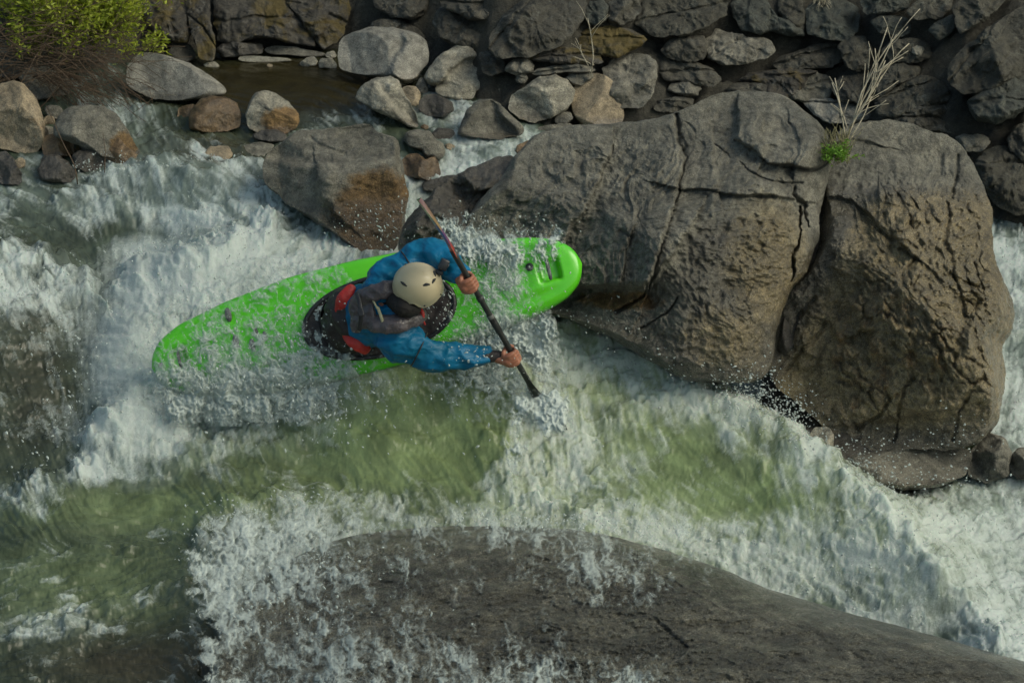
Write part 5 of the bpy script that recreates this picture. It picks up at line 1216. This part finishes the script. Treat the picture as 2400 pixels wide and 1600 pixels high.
# water sliding over the near slab
stree = bvh_of([slab]); sxs = np.arange(400, 2420, 9.0); sys_ = np.arange(1140, 1612, 7.0)
ST = depth_map(stree, sxs, sys_, None)
bad = np.isnan(ST)
rowfill = np.array([np.nan if np.all(np.isnan(r)) else np.nanmin(r) for r in ST])
for j in range(len(ST)):
    r = ST[j]; g = ~np.isnan(r)
    if g.sum() > 2: ST[j] = np.interp(sxs, sxs[g], r[g])
    else: ST[j] = np.nan
gr = ~np.isnan(ST[:, 0]); lin = np.polyfit(sys_[gr][:14], ST[gr][:14].mean(1), 1)
for j in range(len(ST)):
    if np.isnan(ST[j, 0]): ST[j] = np.polyval(lin, sys_[j])
for _ in range(8): ST[1:-1] = (ST[:-2]+2*ST[1:-1]+ST[2:])/4
def slab_t_(x, y):
    return bil(ST, (x-sxs[0])/9, (y-sys_[0])/7) - .03
slabm = gmap([ # 60 px cells from x=420,y=1150
 "003455433222222100000000000000000",
 "688766545544555554443322000000000",
 "788755432332334454332110000000000",
 "777766543322233555332112210000000",
 "777655432111112233221001100000000",
 "865445433322221111000000001000000",
 "764446544443332211100000000000000",
 "755455545555555543211110000000000",
 "766555455555554444321111000000000"], 420, 1150, 60, 55)
veil('splash', 'thin white water breaking over the left side of the foreground slab', 405, 2390, 1150, 1610, slab_t_, lambda x, y: slabm(x, y)*.86*sst(425, 505, x+60*perlin2(y/95, x/160, 4)+26*perlin2(y/30, x/50, 4)+10*perlin2(y/12, x/18, 6)), seed=8, relief=.012, step=2.4, sharp=1.15, fl=70)

# ------------------------------------------------------------------ drops and threads
ICO = bmesh.new(); bmesh.ops.create_icosphere(ICO, subdivisions=1, radius=1)
icv = np.array([v.co[:] for v in ICO.verts]); icf = np.array([[v.index for v in f.verts] for f in ICO.faces]); ICO.free()
def drops(name, label, clusters, cat='spray'):
    """clusters: x, y, t, sx, sy, st, n, size(px), angle deg, stretch"""
    Vs = []; Fs = []; n = 0
    for (x, y, t, sx, sy, st, cnt, size, ang, stre) in clusters:
        cnt = int(cnt*.42); stre = 1+(stre-1)*1.2
        g = RNG.normal(size=(cnt, 3)); 
        px = x+g[:, 0]*sx; py = y+g[:, 1]*sy; tt = t+g[:, 2]*st
        c = W(px, py, tt)
        r = size/441*np.clip(np.exp(RNG.normal(size=cnt)*.55), .3, 2.4)*.22
        a = math.radians(ang)+RNG.normal(size=cnt)*.5
        d1 = np.cos(a)[:, None]*RT - np.sin(a)[:, None]*UP + RNG.normal(size=(cnt, 1))*.3*FW
        d1 /= np.linalg.norm(d1, axis=1)[:, None]
        d2 = np.cross(d1, FW); d2 /= np.linalg.norm(d2, axis=1)[:, None]; d3 = np.cross(d1, d2)
        s = 1+(stre-1)*RNG.random(cnt)
        jit = 1+.35*RNG.normal(size=(cnt, len(icv)))
        V = c[:, None]+(icv[None, :, 0:1]*d1[:, None]*s[:, None, None]+icv[None, :, 1:2]*d2[:, None]+icv[None, :, 2:3]*d3[:, None])*(r[:, None]*jit)[..., None]
        Vs.append(V.reshape(-1, 3)); Fs.append((icf[None]+(np.arange(cnt)*len(icv))[:, None, None]).reshape(-1, 3)+n); n += cnt*len(icv)
    o = mesh_np(name, np.concatenate(Vs), np.concatenate(Fs), DROP); tag(o, label, cat, kind='stuff'); return o
def flecks(name, label, P, size):
    cnt = len(P); r = size/441*np.clip(np.exp(RNG.normal(size=cnt)*.5), .4, 2.2)*.5
    sq = 1+.5*RNG.random((cnt, 1, 3))
    V = P[:, None]+icv[None]*sq*(r[:, None]*(1+.35*RNG.normal(size=(cnt, len(icv)))))[..., None]
    o = mesh_np(name, V.reshape(-1, 3), (icf[None]+(np.arange(cnt)*len(icv))[:, None, None]).reshape(-1, 3), DROP)
    tag(o, label, 'spray', kind='stuff'); return o
flecks('spray', 'fine beads of water hopping over all the white water', FLP, 2.2)
def gt(x, y): return ground_hit(x, y)
drops('spray', 'drops flying around the paddler and the kayak deck', [
 (560,800,13.40,110,60,.05,420,4.5,60,1.8),(700,760,13.38,90,70,.05,420,4.5,50,1.8),(770,800,13.33,60,55,.05,330,5,60,1.8),(790,730,13.2,60,50,.05,110,5,60,1.6),
 (450,850,13.42,60,50,.05,240,4.5,80,2),(700,900,13.3,130,40,.08,380,5,90,2),(800,960,13.2,90,45,.08,170,5.5,70,2.2),(640,960,13.2,120,40,.08,260,5.5,80,2),
 (1130,640,13.3,50,50,.05,240,4,60,2.4),(1200,690,13.35,60,50,.05,330,4,50,2.6),(1150,760,13.3,60,45,.05,320,4,50,2.6),(1090,800,13.2,60,40,.06,240,4.5,30,2.4),(1110,830,13.0,40,20,.05,130,4,10,2.5),
 (1045,690,13.35,22,40,.04,150,4,60,3),(1120,530,13.4,70,22,.05,260,4,60,2),(1230,530,13.45,60,18,.05,220,4,30,2),(1280,560,13.5,50,15,.05,60,4,10,2.4),(1010,560,13.45,50,16,.05,60,3.5,0,2),
 (1140,960,13.0,40,60,.06,45,5,90,2.6),(1100,940,13.0,110,40,.06,60,4,60,2),(900,960,13.1,130,50,.06,110,4,60,2),(1240,880,13.0,30,40,.05,110,4,80,2.6),(1400,740,13.6,70,14,.05,120,4,20,2)])
drops('spray', 'beads of spray in front of the dark foot of the scalloped boulder', [
 (1765,915,13.35,50,32,.06,900,4.5,25,2.2),(1830,965,13.3,45,30,.06,900,4.5,25,2.2),(1890,1010,13.25,35,25,.05,160,4.2,25,2),(1600,850,13.45,60,28,.05,260,4,30,2),(1500,790,13.5,60,22,.05,160,4,30,2),
 (2040,1100,13.2,50,30,.06,360,4,30,2),(1980,1060,13.2,50,20,.05,200,4,30,2),(2160,1040,13.3,80,14,.04,240,3.6,10,1.6),(2260,1000,13.35,50,30,.04,110,3.6,20,1.6),(1700,830,13.5,90,30,.04,90,3.5,20,1.6),
 (2060,1140,13.0,50,20,.05,220,4.5,30,2),(2200,1120,13.2,70,14,.05,160,4.5,0,2)])
drops('spray', 'drops flung up from the rapids in front of the brown-stained block', [
 (895,530,13.75,28,38,.05,170,4.2,45,3),(850,520,13.8,50,30,.05,110,3.6,45,2.4),(700,450,gt(700,470)-.1,40,16,.05,160,4,60,2),(640,430,gt(640,450)-.1,30,14,.05,90,4,60,2),(760,490,gt(760,520)-.1,50,16,.05,200,4,40,2),(950,450,14.2,18,30,.05,30,3.5,60,2),
 (460,470,gt(460,500)-.15,14,34,.04,120,4.5,80,2.4),(450,560,gt(450,600)-.15,50,18,.05,260,4.5,70,2),(540,540,gt(540,580)-.15,40,18,.05,160,4.5,70,2),(330,600,gt(330,620)-.1,60,14,.05,180,4.5,70,2)])
drops('spray', 'drops along the crest of the rapids below the left bank stones', [
 (230,400,gt(230,430)-.1,22,16,.04,130,4.5,60,1.6),(180,385,gt(180,430)-.05,30,10,.04,60,4,60,1.6),(330,385,gt(330,400)-.1,60,9,.05,150,4.5,60,2),(480,375,gt(480,400)-.1,45,9,.05,110,4.5,70,2),(250,385,gt(250,410)-.1,40,18,.05,110,4,60,2),(560,385,gt(560,400)-.1,30,9,.04,60,4,70,2)])
drops('spray', 'drops tumbling over the dark hollow at the left edge', [
 (110,800,gt(110,820)-.1,75,110,.04,420,5,50,2),(170,950,gt(170,980)-.1,40,90,.04,320,5,60,2),(80,1080,gt(80,1100)-.1,60,50,.04,200,5,40,2),(100,640,gt(100,660)-.1,90,40,.04,120,4.5,30,2)])
drops('spray', 'drops leaping along the back edge of the foreground slab', [
 (480,1260,gt(480,1270)-.2,30,40,.05,160,5,60,2.2),(540,1190,gt(540,1200)-.2,40,18,.05,120,4.5,40,2.2),(720,1160,gt(720,1170)-.15,50,14,.04,130,4.5,20,2.2),(1130,1205,12.6,40,18,.04,120,4.5,80,2),(1250,1215,12.6,90,10,.04,260,4.5,20,2),(1450,1235,12.6,110,10,.04,260,4.2,15,2),
 (620,1400,11.95,90,90,.04,420,4.5,70,2.2),(800,1300,12.1,120,40,.04,260,4.2,20,2.4),(800,1500,11.75,140,60,.04,300,4.5,60,2.4),(1150,1530,11.7,140,20,.04,160,4.2,10,2.4)])
# ------------------------------------------------------------------ plants
def leafmat(name, a, b):
    m, nt, out = newmat(name); q = NT(nt); p = q.pos()
    c = q.mix(q.ramp(q.noise(p, 14, 3), [(.3, 0), (.7, 1)]), a, b)
    d = q.n('ShaderNodeBsdfPrincipled', {'Base Color': c, 'Roughness': .5}); t = q.n('ShaderNodeBsdfTranslucent', {'Color': c})
    mx = q.n('ShaderNodeMixShader', {0: .35, 1: d.outputs[0], 2: t.outputs[0]}); nt.links.new(mx.outputs[0], out.inputs[0]); return m
LEAF = leafmat('willow_leaf', (.20, .27, .02), (.46, .50, .05)); LEAF2 = leafmat('fresh_leaf', (.10, .22, .02), (.2, .38, .03))
TWIG = simple('brown_twig', (.085, .055, .032), .8, vary=.4); TWIGP = simple('bleached_twig', (.42, .37, .27), .8, vary=.25)
TWIGG = simple('olive_twig', (.13, .11, .04), .8, vary=.4)
def twig_path(x, y, t, ang, L, n=9, curl=.25, droop=0.0, rs=None):
    pts = []; a = ang; st = L/n; k = rs.normal()*curl/n
    for i in range(n+1):
        pts.append((x, y, t)); x += st*math.cos(a); y += st*math.sin(a); t += rs.normal()*.012
        a += k + rs.normal()*.07 + droop*math.cos(a)/n
    return pts
def tubes(mb, path, r0, r1, seg=5):
    P = [W(np.float64(a), np.float64(b), np.float64(c)) for a, b, c in path]
    mb.tube(P, list(np.linspace(r0, r1, len(P))), seg)
def leaves(lv, path, rs, dens, ln, spread=8):
    for (x, y, t) in path[2:]:
        for _ in range(rs.poisson(dens)):
            c = W(x+rs.normal()*spread, y+rs.normal()*spread, t+rs.normal()*.05)
            d = rs.normal(size=3); d[2] = d[2]*.6+.3; d /= np.linalg.norm(d); w_ = np.cross(d, rs.normal(size=3)); w_ /= np.linalg.norm(w_)
            l = ln*rs.uniform(.6, 1.3)
            lv.append((c, d*l, w_*l*.16))
def build_leaves(name, lv, mat, parent):
    V = []; 
    for c, d, w_ in lv: V += [c, c+d*.5+w_, c+d, c+d*.5-w_]
    Fc = np.arange(len(V)).reshape(-1, 4)
    o = mesh_np(name, np.array(V), Fc, mat, smooth=False); setparent(o, parent); o['kind'] = 'stuff'; return o
def plant(name, label, cat, base, stems, mat, r0, lf=None, leafm=None, seed=0, lf_len=.05, dens=1.0, branch=3, spread=8, droop=0.0, curl=.3, sub=.5, r1=.0012):
    rs = np.random.default_rng(seed); root = empty(name, Vector(W(*[np.float64(v) for v in base]))); tag(root, label, cat)
    mb = MB(); lv = []
    for (x, y, t, ang, L) in stems:
        p = twig_path(x, y, t, math.radians(ang), L, rs=rs, curl=curl, droop=droop); tubes(mb, p, r0, r1*1.4)
        if lf: leaves(lv, p, rs, dens, lf_len, spread)
        for _ in range(branch):
            k = rs.integers(2, len(p)-1); 
            a2 = ang+rs.uniform(-38, 38); p2 = twig_path(*p[k], math.radians(a2), L*sub*rs.uniform(.6, 1.1), n=6, rs=rs, curl=curl, droop=droop)
            tubes(mb, p2, r0*.55, r1)
            if lf: leaves(lv, p2, rs, dens, lf_len, spread)
    mb.build('stems', mat, root)
    if lf: build_leaves('foliage', lv, leafm, root)
    return root
rs = np.random.default_rng(5)
tb_ = ground_hit(170, 175)-.25
plant('bush', 'bright yellow-green willow bush at the top left corner above the stream', 'bush', (150, 130, tb_),
      [(rs.uniform(30, 290), rs.uniform(60, 150), tb_+rs.normal()*.12, rs.uniform(-115, -40), rs.uniform(80, 190)) for _ in range(95)], TWIGG, .004, lf=True, leafm=LEAF, seed=3, dens=4.2, lf_len=.042, spread=9, branch=3)
plant('bush', 'small leafy sprig poking out right of the willow bush', 'sprig', (330, 110, tb_),
      [(325, 120, tb_-.05, -35, 60), (330, 112, tb_-.05, -20, 62), (340, 118, tb_-.05, -50, 45), (345, 110, tb_-.05, 10, 40)], TWIGG, .003, lf=True, leafm=LEAF, seed=4, dens=2.6, lf_len=.04, spread=5, branch=2)
plant('dry_bush', 'tangle of bare brown twigs hanging over the left bank stones', 'bush', (60, 150, tb_-.2),
      [(rs.uniform(-40, 230), rs.uniform(60, 190), tb_-.25+rs.normal()*.12, rs.choice([rs.uniform(-40, 60), rs.uniform(120, 200)]), rs.uniform(70, 230)) for _ in range(120)], TWIG, .0032, seed=6, branch=4, droop=.5)
plant('dry_bush', 'sparse thin twigs reaching right over the white stream', 'twigs', (150, 190, tb_-.2),
      [(120+rs.normal()*30, 170+rs.normal()*22, tb_-.3+rs.normal()*.1, rs.uniform(-5, 45), rs.uniform(100, 210)) for _ in range(26)], TWIG, .0026, seed=7, branch=3, droop=.3)
plant('stick', 'long thin dead stalk standing over the stones at the left water line', 'stick', (180, 430, 14.6),
      [(182, 432, 14.35, -97, 200)], TWIG, .004, seed=8, branch=0, curl=.1)
plant('stick', 'short thin reed at the foot of the olive-brown boulder', 'stick', (245, 400, 14.6), [(245, 405, 14.4, -85, 95)], TWIG, .003, seed=9, branch=0, curl=.1)
tn_ = 14.15
plant('dead_shrub', 'bleached bare shrub growing from the notch of the scalloped boulder', 'shrub', (1965, 370, tn_),
      [(1975, 360, tn_, -66, 150), (1985, 330, tn_, -72, 215), (1990, 310, tn_, -68, 240), (1998, 290, tn_, -76, 235), (2000, 290, tn_, -64, 230), (2012, 268, tn_, -80, 215), (2030, 240, tn_, -62, 130), (1985, 300, tn_, -106, 120), (1980, 320, tn_, -95, 130), (1990, 300, tn_, -58, 180)],
      TWIGP, .0048, seed=12, branch=3, curl=.25, sub=.42, r1=.0022)
plant('grass_tuft', 'tuft of dry straw-coloured grass at the foot of the bleached shrub', 'grass', (1965, 375, tn_-.03),
      [(1968+rs.normal()*14, 368+rs.normal()*8, tn_-.04, rs.uniform(-130, -55), rs.uniform(25, 75)) for _ in range(70)], simple('straw', (.22, .20, .10), .8, vary=.3), .0022, seed=13, branch=1)
plant('plant', 'small bright green plant in the crack below the bleached shrub', 'plant', (1962, 372, tn_-.08),
      [(1960+rs.normal()*12, 370+rs.normal()*8, tn_-.10, rs.uniform(-160, -20), rs.uniform(12, 36)) for _ in range(26)], TWIGG, .002, lf=True, leafm=LEAF2, seed=14, dens=2.6, lf_len=.022, spread=3, branch=1)
ts_ = ground_hit(1388, 175)-.15
plant('sapling', 'thin leafless sapling standing behind the upright tan boulder', 'sapling', (1385, 180, ts_), [(1385, 182, ts_, -82, 140), (1382, 160, ts_, -120, 60), (1384, 150, ts_, -150, 40), (1380, 178, ts_, -60, 30)], TWIGP, .0035, seed=15, branch=3, r1=.0015)
tg_ = ground_hit(1925, 15)-.1
plant('grass_tuft', 'dry pale grass hanging from the rocks at the top edge', 'grass', (1920, 5, tg_), [(1925+rs.normal()*8, -14, tg_, rs.uniform(60, 130), rs.uniform(18, 50)) for _ in range(26)], TWIGP, .003, seed=16, branch=1)
# ------------------------------------------------------------------ light, sky, camera
w = bpy.data.worlds.new('World'); sc.world = w; w.use_nodes = True
nt = w.node_tree; bg = nt.nodes['Background']; sky = nt.nodes.new('ShaderNodeTexSky')
sky.sky_type = 'NISHITA'; sky.sun_disc = False; sky.dust_density = 3; sky.ozone_density = .3; sky.air_density = .8
SUN_EL, SUN_AZ = math.radians(46), math.radians(105)     # azimuth clockwise from +Y (upstream)
sky.sun_elevation = SUN_EL; sky.sun_rotation = SUN_AZ
tn = nt.nodes.new('ShaderNodeMix'); tn.data_type = 'RGBA'; tn.blend_type = 'MULTIPLY'; tn.inputs[0].default_value = 1; tn.inputs[7].default_value = (.93, 1.0, .84, 1)
nt.links.new(sky.outputs[0], tn.inputs[6]); nt.links.new(tn.outputs[2], bg.inputs[0]); bg.inputs[1].default_value = .15
sun = bpy.data.lights.new('sun', 'SUN'); so = bpy.data.objects.new('sun', sun); COL.objects.link(so)
sun.energy = 1.0; sun.angle = math.radians(32); sun.color = (1, .95, .86)
sd_ = Vector((math.sin(SUN_AZ)*math.cos(SUN_EL), math.cos(SUN_AZ)*math.cos(SUN_EL), math.sin(SUN_EL)))
so.rotation_euler = sd_.to_track_quat('Z', 'Y').to_euler(); so.location = (3, 3, 8)
cam = bpy.data.cameras.new('camera'); co_ = bpy.data.objects.new('camera', cam); COL.objects.link(co_)
cam.sensor_width = 36; cam.lens = F/2400*36; cam.clip_end = 500; cam.clip_start = .5
co_.location = C; co_.rotation_euler = (math.radians(90)-PITCH, 0, 0)
cam.dof.use_dof = True; cam.dof.focus_distance = 13.6; cam.dof.aperture_fstop = 4.5
sc.camera = co_
vs = sc.view_settings; vs.view_transform = 'Standard'; vs.look = 'None'; vs.exposure = .1; vs.gamma = 1
sc.cycles.transparent_max_bounces = 24
